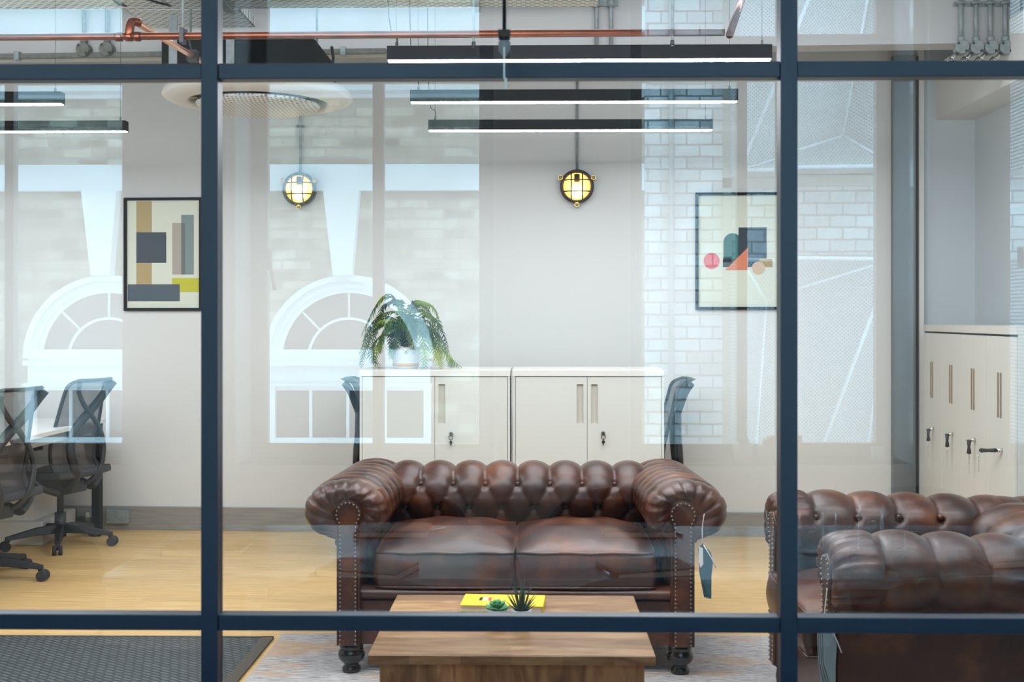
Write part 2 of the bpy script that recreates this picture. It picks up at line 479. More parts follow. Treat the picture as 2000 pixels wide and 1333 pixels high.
def meshmat():
    m, nt, b = newmat('woven_chair_mesh'); 
    b.inputs['Base Color'].default_value = (.085, .075, .075, 1); b.inputs['Roughness'].default_value = .7
    tr = N(nt, 'ShaderNodeBsdfTransparent'); mx = N(nt, 'ShaderNodeMixShader')
    mx.inputs[0].default_value = .74
    lnk(nt, tr.outputs[0], mx.inputs[1]); lnk(nt, b.outputs[0], mx.inputs[2]); lnk(nt, mx.outputs[0], nt.nodes['Material Output'].inputs[0])
    return m
M['mesh'] = meshmat()
def fernmat():
    m, nt, b = newmat('fern_frond_green')
    co = coords(nt); n = N(nt, 'ShaderNodeTexNoise'); n.inputs['Scale'].default_value = 7
    lnk(nt, co, n.inputs['Vector'])
    lnk(nt, ramp(nt, n.outputs[0], [(.35, (.006, .035, .010)), (.5, (.04, .11, .010)), (.66, (.19, .26, .01))]), b.inputs['Base Color'])
    b.inputs['Roughness'].default_value = .5
    return m
M['fern'] = fernmat()
# ------------------------------------------------------------------ the rooms
M['beam'] = pbr('grey_beam_paint', (.50, .50, .50), .8)
CZ = 3.75
XL, XR = -4.8, 2.75
mb = MB().bx(XL - .2, XR + .2, -1.05, 8.6, -.2, 0)
struct('floor', mb, M['floor'])
struct('ceiling', MB().bx(XL - .2, XR + .2, -1.05, 8.6, CZ, CZ + .15), M['ceil'])
MW = Matrix.Translation(WA) @ Matrix.Rotation(WANG, 4, 'Z')      # back wall frame: x along, -y into the room
def bloc(px, py, off=0.0): return MW.inverted() @ BW(px, py, off)
struct('wall_back', MB().bx(-4, bloc(1797, 500).x, 0, .2, 0, CZ, M=MW), M['wall'])
struct('wall_recess', MB().bx(bloc(1797, 500).x, 6, 0, .2, 0, CZ, M=MW), M['wall2'])
BO = 1.1                                   # the downstand beam hangs this far in front of the back wall
struct('wall_right', MB().bx(XR, XR + .2, -1.05, 8.4, 0, CZ), M['wall2'])
struct('wall_left', MB().bx(XL - .2, XL, -1.05, 8.6, 0, CZ), M['wall'])
struct('baseboard_back', MB().bx(-4, bloc(1740, 900).x, -.015, 0, 0, .152, M=MW), M['steel'], bevel=.002)
struct('trim_1', MB().bx(-4, 5.4, -BO, -BO + .15, bloc(1000, 97, BO).z, CZ, M=MW), M['beam'])         # downstand beam over the back wall
bz = P(1842, 228, 7.25)
struct('trim_2', MB().bx(bz.x, XR, 2.6, 7.6, bz.z, 2.95), M['wall'])     # boxed beam along the right wall
a, b = bloc(1791, 500, .03), bloc(1803, 500, .03)
struct('trim_3', MB().bx(a.x, b.x, -.05, 0, 0, CZ, M=MW), M['white'])

struct('floor_added_carpet', MB().bx(XL, XR, -1.0, GY - .05, 0, .004), pbr('added_dark_carpet', (.045, .055, .075), .95))  # added dark layer, cuts the warm haze of the mirrored floor
# glazed screen between the two rooms
scr = sroot('window_1')
vx = [P(408.5, 600, GY - .03).x, P(1541.5, 600, GY - .03).x]
pitch = vx[1] - vx[0]
xs = [vx[0] - 3 * pitch, vx[0] - 2 * pitch, vx[0] - pitch, vx[0], vx[1], vx[1] + pitch]
zu, zl = P(1000, 136, GY - .03).z, P(1000, 1221, GY - .03).z
zs = [0.015, zl, zu, zu + (zu - zl), CZ - .015]
mw = 33 / F * (GY - .03) / 2
for x in xs: obj('mullion', MB().bx(x - mw, x + mw, GY - .030, GY + .006, 0, CZ), M['navy'], scr, bevel=.0015)
th = 31 / F * (GY - .03) / 2
for i in range(len(xs)):
    x0, x1 = xs[i] + mw, (xs[i + 1] - mw if i + 1 < len(xs) else XR)
    if x1 - x0 < .05: continue
    for z in zs: obj('transom', MB().bx(x0, x1, GY - .026, GY + .006, z - th, z + th), M['navy'], scr, bevel=.0015)
    for k in range(4):
        g = obj('glass_pane', MB().bx(-(x1 - x0) / 2, (x1 - x0) / 2, -.004, .004, zs[k] + th - zs[k + 1] / 2 - zs[k] / 2, zs[k + 1] - th - zs[k + 1] / 2 - zs[k] / 2),
                M['glass'], scr, loc=((x0 + x1) / 2, GY, zs[k + 1] / 2 + zs[k] / 2))
        if i == 4: g.rotation_euler = (.0012, 0, 0)

# window wall behind the camera (seen mirrored in the screen)
YN, YF = 4.9, 5.17                        # mirrored depths of the wall face and the window frames
def nx(px): return RP(px, 600, YN).x
def fx(px): return RP(px, 600, YF).x
yn, yf = 2 * GY - YN, 2 * GY - YF
sill = P(1000, 909, YN).z
top = 3.15
ops = [(nx(-280), nx(243)), (nx(458), nx(967)), (nx(1228), nx(1785)), (nx(1968), XR - .01)]
wb = MB().bx(XL, XR, yn - .35, yn, 0, sill).bx(XL, XR, yn - .35, yn, top, CZ)
edges = [XL] + [e for o in ops for e in o] + [XR]
for i in range(0, len(edges), 2): wb.bx(edges[i], edges[i + 1], yn - .35, yn, sill, top)
struct('wall_front', wb, M['wall'])
for k, (a, b) in enumerate(((967, 1228), (1785, 1968), (243, 458))):
    x0, x1 = nx(a), nx(b); wd = (x1 - x0) * .11
    struct('trim_%d' % (4 + k), MB().bx(x0 + wd, x1 - wd, yn, yn + .06, 0, CZ), M['white'])
struct('trim_7', MB().bx(XL, XR, yn - .27, yn + .02, sill - .03, sill), pbr('white_gloss_sill', (.90, .91, .92), .10, coat=1))
M['gloss'] = pbr('white_gloss_lining', (.90, .91, .92), .10, coat=1)
lin = MB()
for a, b in ops:
    lin.bx(a, a + .006, yn - .27, yn + .002, sill, top).bx(b - .006, b, yn - .27, yn + .002, sill, top)
struct('trim_13', lin, M['gloss'])
muls = [[(10, 28)], [(728, 750)], [(1439, 1459)], []]
zb0, zb1 = sill, P(1000, 868, YF).z
zt0, zt1 = P(1000, 125, YF).z, P(1000, 73, YF).z
fw = 35 / F * YF
for k, (a, b) in enumerate(ops):
    r = sroot('window_%d' % (k + 2))
    f = MB().bx(a, b, yf - .05, yf, zb0, zb1).bx(a, b, yf - .05, yf, zt0, zt1).bx(a, b, yf - .05, yf, top - .06, top)
    f.bx(a, a + fw, yf - .05, yf, zb1, top).bx(b - fw, b, yf - .05, yf, zb1, top)
    ml = []
    for (p, q) in muls[k]:
        f.bx(fx(p), fx(q), yf - .05, yf, zb1, zt0); ml.append((fx(p) + fx(q)) / 2)
    obj('window_frame', f, M['dframe'], r, bevel=.003)
    obj('glass_pane', MB().bx(a + fw, b - fw, yf - .028, yf - .022, zb1, top - .06), M['wglass'], r)
    hp = {1: (527, 500), 2: (1237, 500), 3: (1990, 500)}.get(k)
    if hp:
        hx, hz = fx(hp[0]), P(1000, 505, YF).z
        obj('window_handle', MB().bx(hx - .012, hx + .012, yf, yf + .012, hz - .05, hz + .04).tube([(hx, yf + .02, hz + .02), (hx + .012, yf + .03, hz - .04), (hx + .03, yf + .03, hz - .14)], .008, 8), M['dframe'], r)

# ---- the buildings across the alley (mirrored depth 9.2 m)
YB = 9.2
yb = 2 * GY - YB
def bx_(px): return RP(px, 600, YB).x
def bz_(py): return P(1000, py, YB).z
struct('ground', MB().bx(-16, 16, -14, -1.05, -3.7, -3.5), pbr('alley_paving', (.25, .25, .25), .9))
struct('wall_facade', MB().bx(-14, bx_(1258), yb - .4, yb, -3.5, 4.0), M['stock'])
struct('wall_painted', MB().bx(bx_(1258), 14, yb - .4, yb + .06, -3.5, 4.0), M['paintbrick'])
xe = bx_(1258)
struct('trim_8', MB().bx(-14, xe, yb, yb + .06, bz_(374), bz_(322)), M['stone'], bevel=.008)
cz0 = MB()
prof = [(0, bz_(192)), (.05, bz_(192)), (.06, bz_(186)), (.13, bz_(182)), (.15, bz_(172)), (0, bz_(168))]
cz0.add([(x, yb + p, z) for x in (-14, xe) for p, z in prof], [tuple(range(6)), tuple(range(11, 5, -1))] + [(i, i + 6, (i + 1) % 6 + 6, (i + 1) % 6) for i in range(6)])
struct('trim_9', cz0, M['stone'])
struct('trim_10', MB().bx(-14, xe, yb, yb + .10, bz_(70), bz_(20)), M['stone'], bevel=.01)

def arched_window(n):
    cx, zs_, R = bx_(683), bz_(700), (bx_(843) - bx_(523)) / 2
    r = sroot('window_%d' % n, (cx, yb, zs_))
    ox = lambda p: bx_(p) - cx
    oz = lambda p: bz_(p) - zs_
    def ring(mb, r0, r1, y0, y1, seg=40):
        vs = []
        for k in range(seg + 1):
            t = PI * k / seg
            for rr in (r0, r1):
                for y in (y0, y1): vs.append((rr * math.cos(t), y, rr * .985 * math.sin(t)))
        fs = []
        for k in range(seg):
            o = 4 * k
            fs += [(o, o + 4, o + 6, o + 2), (o + 1, o + 3, o + 7, o + 5), (o, o + 1, o + 5, o + 4), (o + 2, o + 6, o + 7, o + 3)]
        mb.add(vs, fs); return mb
    f = ring(MB(), R - .085, R, 0, .05)
    ring(f, R - .03, R + .015, 0, .08)
    ring(f, R - .125, R - .085, 0, .035)
    ring(f, .305, .325, .012, .035)
    for t in (45, 90, 135):
        c, s = math.cos(math.radians(t)), math.sin(math.radians(t))
        f.tube([(c * .315, .022, s * .31), (c * (R - .10), .022, s * (R - .11))], .010, 6)
    f.bx(ox(528), ox(840), 0, .06, oz(705), oz(683))
    f.bx(ox(521), ox(845), 0, .10, oz(714), oz(705))
    f.bx(ox(526), ox(841), 0, .05, oz(750), oz(714))
    f.bx(ox(521), ox(845), 0, .085, oz(754), oz(749))
    f.bx(ox(526), ox(841), 0, .045, oz(763), oz(754))
    f.bx(ox(523), ox(541), 0, .07, oz(868), oz(754)).bx(ox(829), ox(843), 0, .07, oz(868), oz(754))
    for p in (609, 681, 754): f.bx(ox(p - 2.6), ox(p + 2.6), .01, .045, oz(868), oz(760))
    f.bx(ox(523), ox(843), .01, .06, oz(868), oz(855))
    obj('window_frame', f, M['stone'], r)
    g = MB(); seg = 32
    g.prism([(R * .92 * math.cos(PI * k / seg), R * .92 * math.sin(PI * k / seg)) for k in range(seg + 1)], .002, .012)
    g.bx(-R + .02, R - .02, .002, .012, oz(868), 0)
    obj('glass_pane', g, M['fglass'], r)
    k = MB()
    zt = bz_(374) - zs_
    k.prism([(ox(655), R), (ox(692), R), (ox(706), zt), (ox(636), zt)][::-1], 0, .12)
    obj('keystone', k, M['stone'], r, bevel=.006)
    return r
aw = arched_window(6)
du = bx_(683) - bx_(216)
for n, s in ((7, -1), (8, -2), (9, 1)):
    if n == 9: continue
    c = dup(aw, aw.location + Vector((du * s, 0, 0))); c.name = 'window_%d' % n

def facet_panel(pts, tris, trims, n):
    r = sroot('wall_cladding' if n == 0 else 'wall_cladding.%03d' % n)
    V = [Vector((bx_(a), yb + .06 + c, bz_(b))) for a, b, c in pts]
    mb = MB().add(V, tris)
    hull = [0, 1, 4, 5, 6, 3] if n % 2 == 0 else [0, 1, 6, 8, 9, 7]
    for i, j in zip(hull, hull[1:] + hull[:1]):
        a_, b_ = V[i], V[j]; mb.add([a_, b_, (b_.x, yb + .05, b_.z), (a_.x, yb + .05, a_.z)], [(0, 1, 2, 3)])
    obj('perforated_panel', mb, M['perf'], r)
    e = MB()
    for a, b in trims: e.tube([V[a], V[b]], .014, 4)
    obj('panel_edge', e, M['metal_w'], r)
    return r
up = [(1421, 352, .5), (1703, 348, .5), (1632, 280, .14), (1421, -160, .45), (1703, -160, .45), (1690, -160, .5), (1625, -160, .62)]
ut = [(0, 1, 2), (1, 4, 2), (2, 4, 5), (2, 5, 6), (0, 2, 6), (0, 6, 3)]
ue = [(0, 1), (0, 2), (1, 2), (2, 5), (0, 6), (1, 4)]
lo = [(1421, 515, .5), (1700, 518, .5), (1487, 588, .12), (1458, 872, .30), (1573, 872, .42), (1665, 872, .34), (1702, 872, .5), (1421, 872, .5), (1700, 1300, .5), (1421, 1300, .5)]
lt = [(0, 1, 2), (0, 2, 7), (2, 3, 7), (2, 1, 4), (2, 4, 3), (1, 5, 4), (1, 6, 5), (7, 3, 9), (3, 4, 9), (4, 8, 9), (4, 5, 8), (5, 6, 8)]
le = [(0, 1), (1, 2), (1, 4), (1, 5), (1, 6), (2, 3), (0, 2)]
facet_panel(up, ut, ue, 0)
facet_panel(lo, lt, le, 1)
sh = lambda L, d: [(a + d, b, c) for a, b, c in L]
facet_panel(sh(up, 520), ut, ue, 2)
facet_panel(sh(lo, 520), lt, le, 3)
struct('trim_11', MB().cyl((bx_(1308), yb + .10, -3.5), (bx_(1308), yb + .10, 5.0), .022, 8), M['galv'])
struct('trim_12', MB().bx(bx_(1408), bx_(1424), yb + .06, yb + .12, -3.5, 4.0).bx(bx_(1408), bx_(1720), yb + .06, yb + .12, bz_(372), bz_(352)).bx(bx_(1408), bx_(1720), yb + .06, yb + .12, bz_(515), bz_(504)), M['dframe'])

# ------------------------------------------------------------------ services on the back wall
def wscale(px): return BW(px, 600).y / F
def conduit_box(px, py, r_px, lab, up_py=None, stub=None, mat='galv', grp=None, cat='junction box'):
    s = BW(px, 600, BO).y / F; c = BW(px, py, BO)
    t = thing('conduit_box', lab, cat, c, WANG, grp)
    R = r_px * s
    mb = MB().lathe([(0, 0), (R, 0), (R, .045), (R * .93, .052), (0, .052)], 24, M=Matrix.Rotation(PI / 2, 4, 'X'), smooth=False)
    obj('box_body', mb, M[mat], t)
    for a in (-1, 1): obj('screw', MB().cyl((a * R * .55, -.052, -a * R * .55), (a * R * .55, -.056, -a * R * .55), .006, 8), M['dark'], t)
    if up_py is not None:
        z1 = BW(px, up_py, BO).z - c.z
        cd = MB().cyl((0, -.025, R * .9), (0, -.025, z1), .0125 if r_px > 12 else .01, 12).cyl((0, -.025, R * .85), (0, -.025, R * .85 + .03), .019, 12)
        obj('conduit', cd, M[mat], t)
        sd = MB().bx(-.035, .035, -.008, 0, z1 - .06, z1 - .035).tube([(-.018, -.006, z1 - .048), (-.014, -.04, z1 - .048), (.014, -.04, z1 - .048), (.018, -.006, z1 - .048)], .007, 6)
        obj('saddle', sd, M[mat], t)
    if stub:
        sb = MB().cyl((-.02, -.03, -R * .75), (stub[0], -.03 - .01, stub[1]), .012, 10).cyl((stub[0] * .8, -.04, stub[1] * .8 - .002), (stub[0] * 1.3, -.04, stub[1] * 1.3), .022, 12)
        obj('cable_gland', sb, M['chrome'], t)
    return t
g = 'conduit boxes on the grey beam'
conduit_box(168, 100, 14, 'dull round conduit box on beam above hanging lights, first of the pair', -20, None, 'galvd', g)
conduit_box(213, 99, 14, 'dull round conduit box on beam, closer to the copper elbow', -20, None, 'galvd', g)
words_ = ['farthest from the lockers', 'second along from the dark upright trunking', 'third along from the dark upright trunking', 'closest to the outer corner']
for k, px in enumerate((1874, 1903, 1931, 1960)):
    conduit_box(px, 96, 13.2, 'round galvanised box with vertical conduit above lockers, ' + words_[k], -9, (-.07, -.075), 'galv', 'row of four conduit boxes')
# horizontal trunking under the beam
a, b = bloc(0, 112, BO), bloc(755, 112, BO)
t = thing('cable_trunking', 'long dull metal trunking running under the grey beam', 'trunking', MW @ Vector((a.x - .6, -BO, a.z)), WANG)
obj('trunking_body', MB().bx(0, b.x - a.x + .6, -.03, 0, -.014, .014), M['galvd'], t, bevel=.003)
for px in (38, 375, 672):
    q = bloc(px, 112, BO).x - a.x + .6
    obj('clip', MB().bx(q - .014, q + .014, -.04, 0, -.024, .024), M['galv'], t, bevel=.002)
# conduit pair behind the tray end
for px, lb in ((1165, 'thin galvanised conduit pipe on beam, nearer the hanging black cable'), (1193, 'thin galvanised conduit pipe on beam, nearer the faceted cladding')):
    c = BW(px, 92, BO); zt_ = BW(px, 0, BO).z + .2
    t = thing('conduit_pipe', lb, 'conduit', c, WANG, 'pair of thin conduits on the beam')
    obj('pipe', MB().cyl((0, -.02, -.02), (0, -.02, zt_ - c.z), .011, 12), M['galv'], t)
    obj('saddle', MB().bx(-.04, .04, -.012, 0, .22, .25).cyl((0, -.02, .21), (0, -.02, .26), .018, 10), M['galv'], t)
# vertical dark trunking beside the lockers
a, b = bloc(1740, 500), bloc(1788, 500)
t = thing('cable_trunking', 'tall grey steel trunking standing on the back wall beside the lockers', 'trunking', MW @ Vector(((a.x + b.x) / 2, 0, 0)), WANG)
hw = (b.x - a.x) / 2
ztop = bloc(1760, 105).z
obj('trunking_body', MB().bx(-hw, hw, -.05, 0, .0, ztop - .02), pbr('grey_trunking_steel', (.24, .26, .27), .5, .6), t, bevel=.003)
obj('lid_edge', MB().bx(hw - .012, hw + .004, -.058, -.05, .02, ztop - .03), M['dark'], t)
for py in (338, 508, 800): obj('screw', MB().ball((hw * .35, -.052, bloc(1770, py).z - .02), .006, 8, 5), M['chrome'], t)

# sockets on the steel skirting
ox = bloc(235, 1008)
t = thing('socket_box', 'blank grey metal box on steel skirting beside desk leg', 'socket', MW @ Vector((ox.x, -.015, ox.z)), WANG)
obj('box_body', MB().bx(-.072, .072, -.04, 0, -.042, .042), M['galv'], t, bevel=.004)
ox = bloc(178, 1006)
t = thing('socket_box', 'double power socket with black plugs behind the office chair', 'socket', MW @ Vector((ox.x, -.015, ox.z)), WANG)
obj('face_plate', MB().bx(-.085, .085, -.012, 0, -.042, .042), M['galv'], t, bevel=.003)
obj('switch', MB().bx(-.02, .0, -.02, -.01, -.01, .02), M['white'], t)
for q in (-.07, .02): obj('plug', MB().bx(q, q + .04, -.05, -.01, -.05, -.005), M['plastic'], t, bevel=.006)

# ------------------------------------------------------------------ bulkhead wall lamps
def wall_lamp(px, py, lab, top_py, pxc):
    s = wscale(px)
    c = BW(px, py)
    t = thing('bulkhead_lamp', lab, 'wall lamp', c, WANG, 'round caged wall lamps')
    R = 33 * s
    RX = Matrix.Rotation(PI / 2, 4, 'X')
    obj('base', MB().lathe([(0, 0), (R * .96, 0), (R * .98, .03), (R * .9, .05), (R * .84, .05), (R * .84, .012), (0, .012)], 36, M=RX), M['bronze'], t)
    obj('reflector', MB().lathe([(0, .014), (R * .83, .014), (R * .84, .045)], 36, M=RX), M['reflector'], t)
    rim = MB().lathe([(R * .80, .05), (R * .82, .066), (R * .93, .068), (R, .055), (R, .03), (R * .96, .03)], 40, M=RX)
    obj('rim', rim, M['bronze'], t)
    gl = MB().grid(lambda u, v: (R * .82 * math.cos(u * 2 * PI) * math.cos(v * PI / 2), -.055 - .05 * math.sin(v * PI / 2), R * .82 * math.sin(u * 2 * PI) * math.cos(v * PI / 2)), 32, 9, True, wrapu=True)
    obj('glass_dome', gl, M['lampglass'], t)
    cg = MB()
    for k in (-1, 1):
        q = k * R * .33
        for ax in (0, 1):
            pts = []
            for i in range(13):
                a = -R * .88 + 2 * R * .88 * i / 12
                d = max(0, 1 - (a * a + q * q) / (R * .92) ** 2)
                y = -.064 - .052 * math.sqrt(d)
                pts.append((q, y, a) if ax == 0 else (a, y, q))
            cg.tube(pts, .0042, 6)
    obj('cage', cg, M['bronze'], t)
    for a in (-90, 27, 153):
        ca, sa = math.cos(math.radians(a)), math.sin(math.radians(a))
        ey = MB().cyl((ca * R * 1.08, -.03, sa * R * 1.08), (ca * R * 1.08, -.068, sa * R * 1.08), .0155, 12).ball((ca * R * 1.08, -.07, sa * R * 1.08), .012, 10, 6)
        obj('thumb_screw', ey, M['brass'], t)
    obj('bulb', MB().ball((0, -.055, -R * .28), .036, 16, 10, (1, .8, 1.25)), M['bulb'], t)
    obj('bulb_holder', MB().cyl((0, -.05, R * .25), (0, -.05, R * .72), .018, 14), M['bronze'], t)
    zt_ = BW(pxc, top_py).z - c.z
    obj('conduit', MB().cyl((.0, -.02, R * .95), (.0, -.02, zt_), .0085, 12), M['galv'], t)
    if px < 800:
        obj('saddle', MB().ball((0, -.02, BW(pxc, 248).z - c.z), .022, 10, 6, (1.3, .5, .5)), M['galvd'], t)
    return t
M['bulb'] = emit('glowing_bulb', (1, .76, .42), 16)
M['reflector'] = pbr('pale_gold_reflector', (.72, .50, .20), .35, .5)
M['lampglass'] = pane_mat('lamp_glass', .05, (1, .96, .88))
wall_lamp(1127, 366, 'round bronze caged wall lamp on bare wall above the cabinets', 112, 1127)
wall_lamp(588, 371, 'round bronze caged wall lamp below the round ceiling diffuser', 118, 588)

# ------------------------------------------------------------------ linear LED lights
def led_bar(Y, pl, pr, pb, lab, L=None, x=None, z=None):
    a = P(pl, pb, Y) if L is None else Vector((x, Y, z)); ln = P(pr, pb, Y).x - a.x if L is None else L
    t = thing('linear_light', lab, 'hanging light', (a.x + ln / 2, Y, a.z), 0, 'black linear LED lights')
    h = .058
    obj('housing', MB().bx(-ln / 2, ln / 2, -.026, .026, .004, h), M['black'], t, bevel=.002)
    obj('diffuser', MB().bx(-ln / 2 + .004, ln / 2 - .004, -.017, .017, 0, .004), M['led'], t)
    for s in (-1, 1):
        q = s * (ln / 2 - .035)
        obj('suspension_wire', MB().cyl((q, 0, h), (q, 0, CZ - a.z), .0012, 5).cyl((q, 0, h), (q, 0, h + .02), .005, 8), M['galvd'], t)
    obj('power_cord', MB().tube(catmull([(-ln / 2 + .04, 0, h), (-ln / 2 + .035, 0, h + .05), (-ln / 2 + .0, 0, h + .2), (-ln / 2 - .01, 0, CZ - a.z)], 14), .002, 5), M['plastic'], t)
    return t
led_bar(4.60, 757, 1506, 121, 'long black linear light crossing the upper dark screen bar, biggest of its kind')
led_bar(5.40, 802, 1440, 202, 'black linear light hanging just beneath the upper screen bar in the middle')
led_bar(6.20, 837, 1391, 257, 'black linear light over the cabinets, lowest-hanging in the middle bay')
Lb = 1.5
for Y, pr, pb, lb in ((5.40, 123, 205, 'black linear light above the desk, upper of two cut by the frame edge'), (6.20, 248, 258, 'black linear light above the desk, lower of two cut by the frame edge')):
    e = P(pr, pb, Y)
    led_bar(Y, 0, 0, 0, lb, Lb, e.x - Lb, e.z)

# ------------------------------------------------------------------ cable tray, copper pipes, diffuser
pt = P(0, 19, 6.0); pr_ = P(1165, 18, 6.0)
t = thing('cable_tray', 'perforated white cable tray hanging under the ceiling', 'cable tray', (0, 6.0, pt.z))
tb = MB().bx(pt.x - .8, pr_.x, -.62, 0, 0, .003).bx(pt.x - .8, pr_.x, -.003, 0, 0, .05).bx(pt.x - .8, pr_.x, -.62, -.617, 0, .05)
obj('tray_body', tb, M['tray'], t)
for px in (418, 925):
    q = P(px, 10, 5.7); br_ = MB().cyl((q.x, -.31, .003), (q.x, -.31, CZ - pt.z), .006, 8).bx(q.x - .02, q.x + .02, -.64, .02, -.02, -.001)
    obj('hanger_rod', br_, M['galv'], t)
# the branch tray running to the back wall
q0 = P(390, 62, 6.5)
t = thing('cable_tray', 'short perforated tray branching down towards the back wall', 'cable tray', (P(352, 40, 6.0).x, 6.0, pt.z - .004))
obj('tray_body', MB().bx(-.28, .30, 0.003, .36, 0, .003).bx(-.28, -.277, 0.003, .36, 0, .05).bx(.297, .30, 0.003, .36, 0, .05), M['tray'], t)
obj('hanger_rod', MB().cyl((.02, .05, .003), (.02, .05, CZ - pt.z), .007, 8), M['galv'], t)
cbl = MB()
for (px0, px1, s) in ((215, 245, 1), (268, 330, 0)):
    a, b = P(px0, 4, 5.8), P(px1, 18, 5.9)
    cbl.tube(catmull([(a.x, 5.62, pt.z + .012), (a.x + .03, 5.7, pt.z - .012), (b.x - .02, 5.86, pt.z - .012), (b.x, 6.02, pt.z + .02)], 10), .006, 6)
tag(obj('cable', cbl, M['plastic']), 'black cables looping through the perforated tray', 'cable')

YP = 4.5
pa, pb_ = P(-60, 74, YP), P(1415, 63, YP)
t = thing('copper_pipe', 'long horizontal copper pipe below the cable tray', 'pipe', (0, YP, 0))
obj('pipe', MB().cyl((pa.x - .6, 0, pa.z), (pb_.x, 0, pb_.z), .0145, 16), M['copper'], t)
def on_pipe(px): 
    u = P(px, 70, YP).x; f = (u - pa.x) / (pb_.x - pa.x); return Vector((u, 0, pa.z + (pb_.z - pa.z) * f))
for px in (232, 252, 268):
    c = on_pipe(px); obj('coupling', MB().cyl(c - Vector((.012, 0, 0)), c + Vector((.012, 0, 0)), .0185, 16), M['copperd'], t)
e = on_pipe(252)
obj('elbow', MB().tube(catmull([e, e + Vector((.003, 0, .035)), e + Vector((.008, .01, .06)), e + Vector((.03, .035, .062))], 14), .017, 14), M['copperd'], t)
obj('clamp', MB().bx(on_pipe(357).x - .009, on_pipe(357).x + .009, -.022, .022, e.z - .028, e.z + .03), M['plastic'], t, bevel=.003)
for px, dz_ in ((357, .02), (925, -.05), (1313, -.03)): obj('hanger_rod', MB().cyl(on_pipe(px) + Vector((0, 0, dz_)), Vector((on_pipe(px).x, 0, CZ)), .005, 8), M['galv'], t)
for px in (925, 1313):
    c = on_pipe(px); obj('hanger_nut', MB().cyl(c + Vector((0, 0, -.05)), c + Vector((0, 0, -.03)), .008, 8), M['plastic'], t)
d0, d1 = P(262, 42, YP + .04), P(425, 138, 5.6)
t = thing('copper_pipe', 'copper branch pipe slanting down from the elbow', 'pipe', (0, 0, 0))
obj('pipe', MB().cyl(d0, d1, .013, 14), pbr('new_copper', (.85, .50, .36), .3, 1), t)
cl = P(368, 103, 5.1)
obj('clamp', MB().box(tuple(d0.lerp(d1, .66)), (.045, .04, .05)).cyl(d0.lerp(d1, .66), d0.lerp(d1, .66) + Vector((-.03, 0, .12)), .005, 8), M['plastic'], t)
d0, d1 = P(1425, 68, YP + .05), P(1462, -40, 5.4)
t = thing('copper_pipe', 'short copper pipe rising steeply above the longest linear light', 'pipe', (0, 0, 0))
obj('pipe', MB().cyl(d0, d1, .015, 14), M['copper'], t)
# round air diffuser
def discmat():
    m, nt, b = newmat('perforated_disc_enamel')
    tc = N(nt, 'ShaderNodeTexCoord')
    v = N(nt, 'ShaderNodeTexVoronoi'); v.voronoi_dimensions = '2D'; v.inputs['Scale'].default_value = 48; v.inputs['Randomness'].default_value = 0
    lnk(nt, tc.outputs['Object'], v.inputs['Vector'])
    lnk(nt, ramp(nt, v.outputs['Distance'], [(.26, (.25, .25, .24)), (.34, (.72, .71, .68))]), b.inputs['Base Color'])
    return m
M['disc'] = discmat()
c = P(505, 205, 6.0)
t = thing('air_diffuser', 'large round white ceiling cassette with perforated centre disc', 'air conditioner', c)
R = (688 - 322) / 2 * 6.0 / F
obj('outer_ring', MB().lathe([(R * .72, .015), (R * .76, 0), (R * .97, .022), (R, .035), (R * .97, .075), (R * .9, .085), (R * .72, .06), (R * .72, .015)], 64), M['white'], t)
obj('air_slot', MB().lathe([(R * .55, .05), (R * .74, .05)], 48), M['dark'], t)
obj('centre_disc', MB().lathe([(0, -.032), (R * .5, -.030), (R * .64, -.012), (R * .655, -.002), (R * .62, .006), (0, .01)], 64), M['disc'], t)
for a in (200, 340): obj('flap', MB().box((R * .69 * math.cos(math.radians(a)), R * .69 * math.sin(math.radians(a)), .02), (.06, .03, .01)), M['brass'], t)
bd = MB().bx(-R * .86, R * .72, -R * .6, R * .7, .08, .27)
obj('body', bd, M['black'], t, bevel=.01)
for q, zz in ((-.37, .38), (-.09, .30)): obj('bracket', MB().bx(q, q + .04, -R * .62, -R * .6, .1, zz), M['galv'], t)
for q in (-.35, .3): obj('hanger_rod', MB().cyl((q, 0, .27), (q, 0, CZ - c.z), .006, 8), M['galv'], t)
obj('drain_hose', MB().tube(catmull([(.30, -R * .55, .12), (.36, -R * .55, .10), (.42, -R * .5, .16), (.40, -R * .3, .26)], 14), .008, 8), M['plastic'], t)

# cable with a sensor hanging in front of the screen
yc = 1.96
a = P(985, 60, yc)
t = thing('pendant_cable', 'black cable with conical plug and pale tag hanging before the screen', 'cable', (a.x, yc, a.z))
obj('cable', MB().cyl((0, 0, 0), (0, 0, CZ - a.z), .0032, 8), M['plastic'], t)
s = yc / F
obj('plug', MB().bx(-12 * s, 12 * s, -.01, .01, -15 * s, 0), M['bronze'], t, bevel=.001)
obj('cone', MB().lathe([(0, -30 * s), (5 * s, -26 * s), (11 * s, -16 * s), (11 * s, -14 * s), (0, -14 * s)], 20), M['plastic'], t)
obj('sleeve', MB().lathe([(0, -50 * s), (6 * s, -48 * s), (11 * s, -38 * s), (12 * s, -22 * s), (9 * s, -20 * s), (0, -20 * s)], 20), M['greyp'], t)
obj('strap', MB().bx(-1.6 * s, 1.8 * s, -.016, -.015, -98 * s, -36 * s).bx(.5 * s, 5.5 * s, -.016, -.014, -117 * s, -96 * s), M['paper'], t)
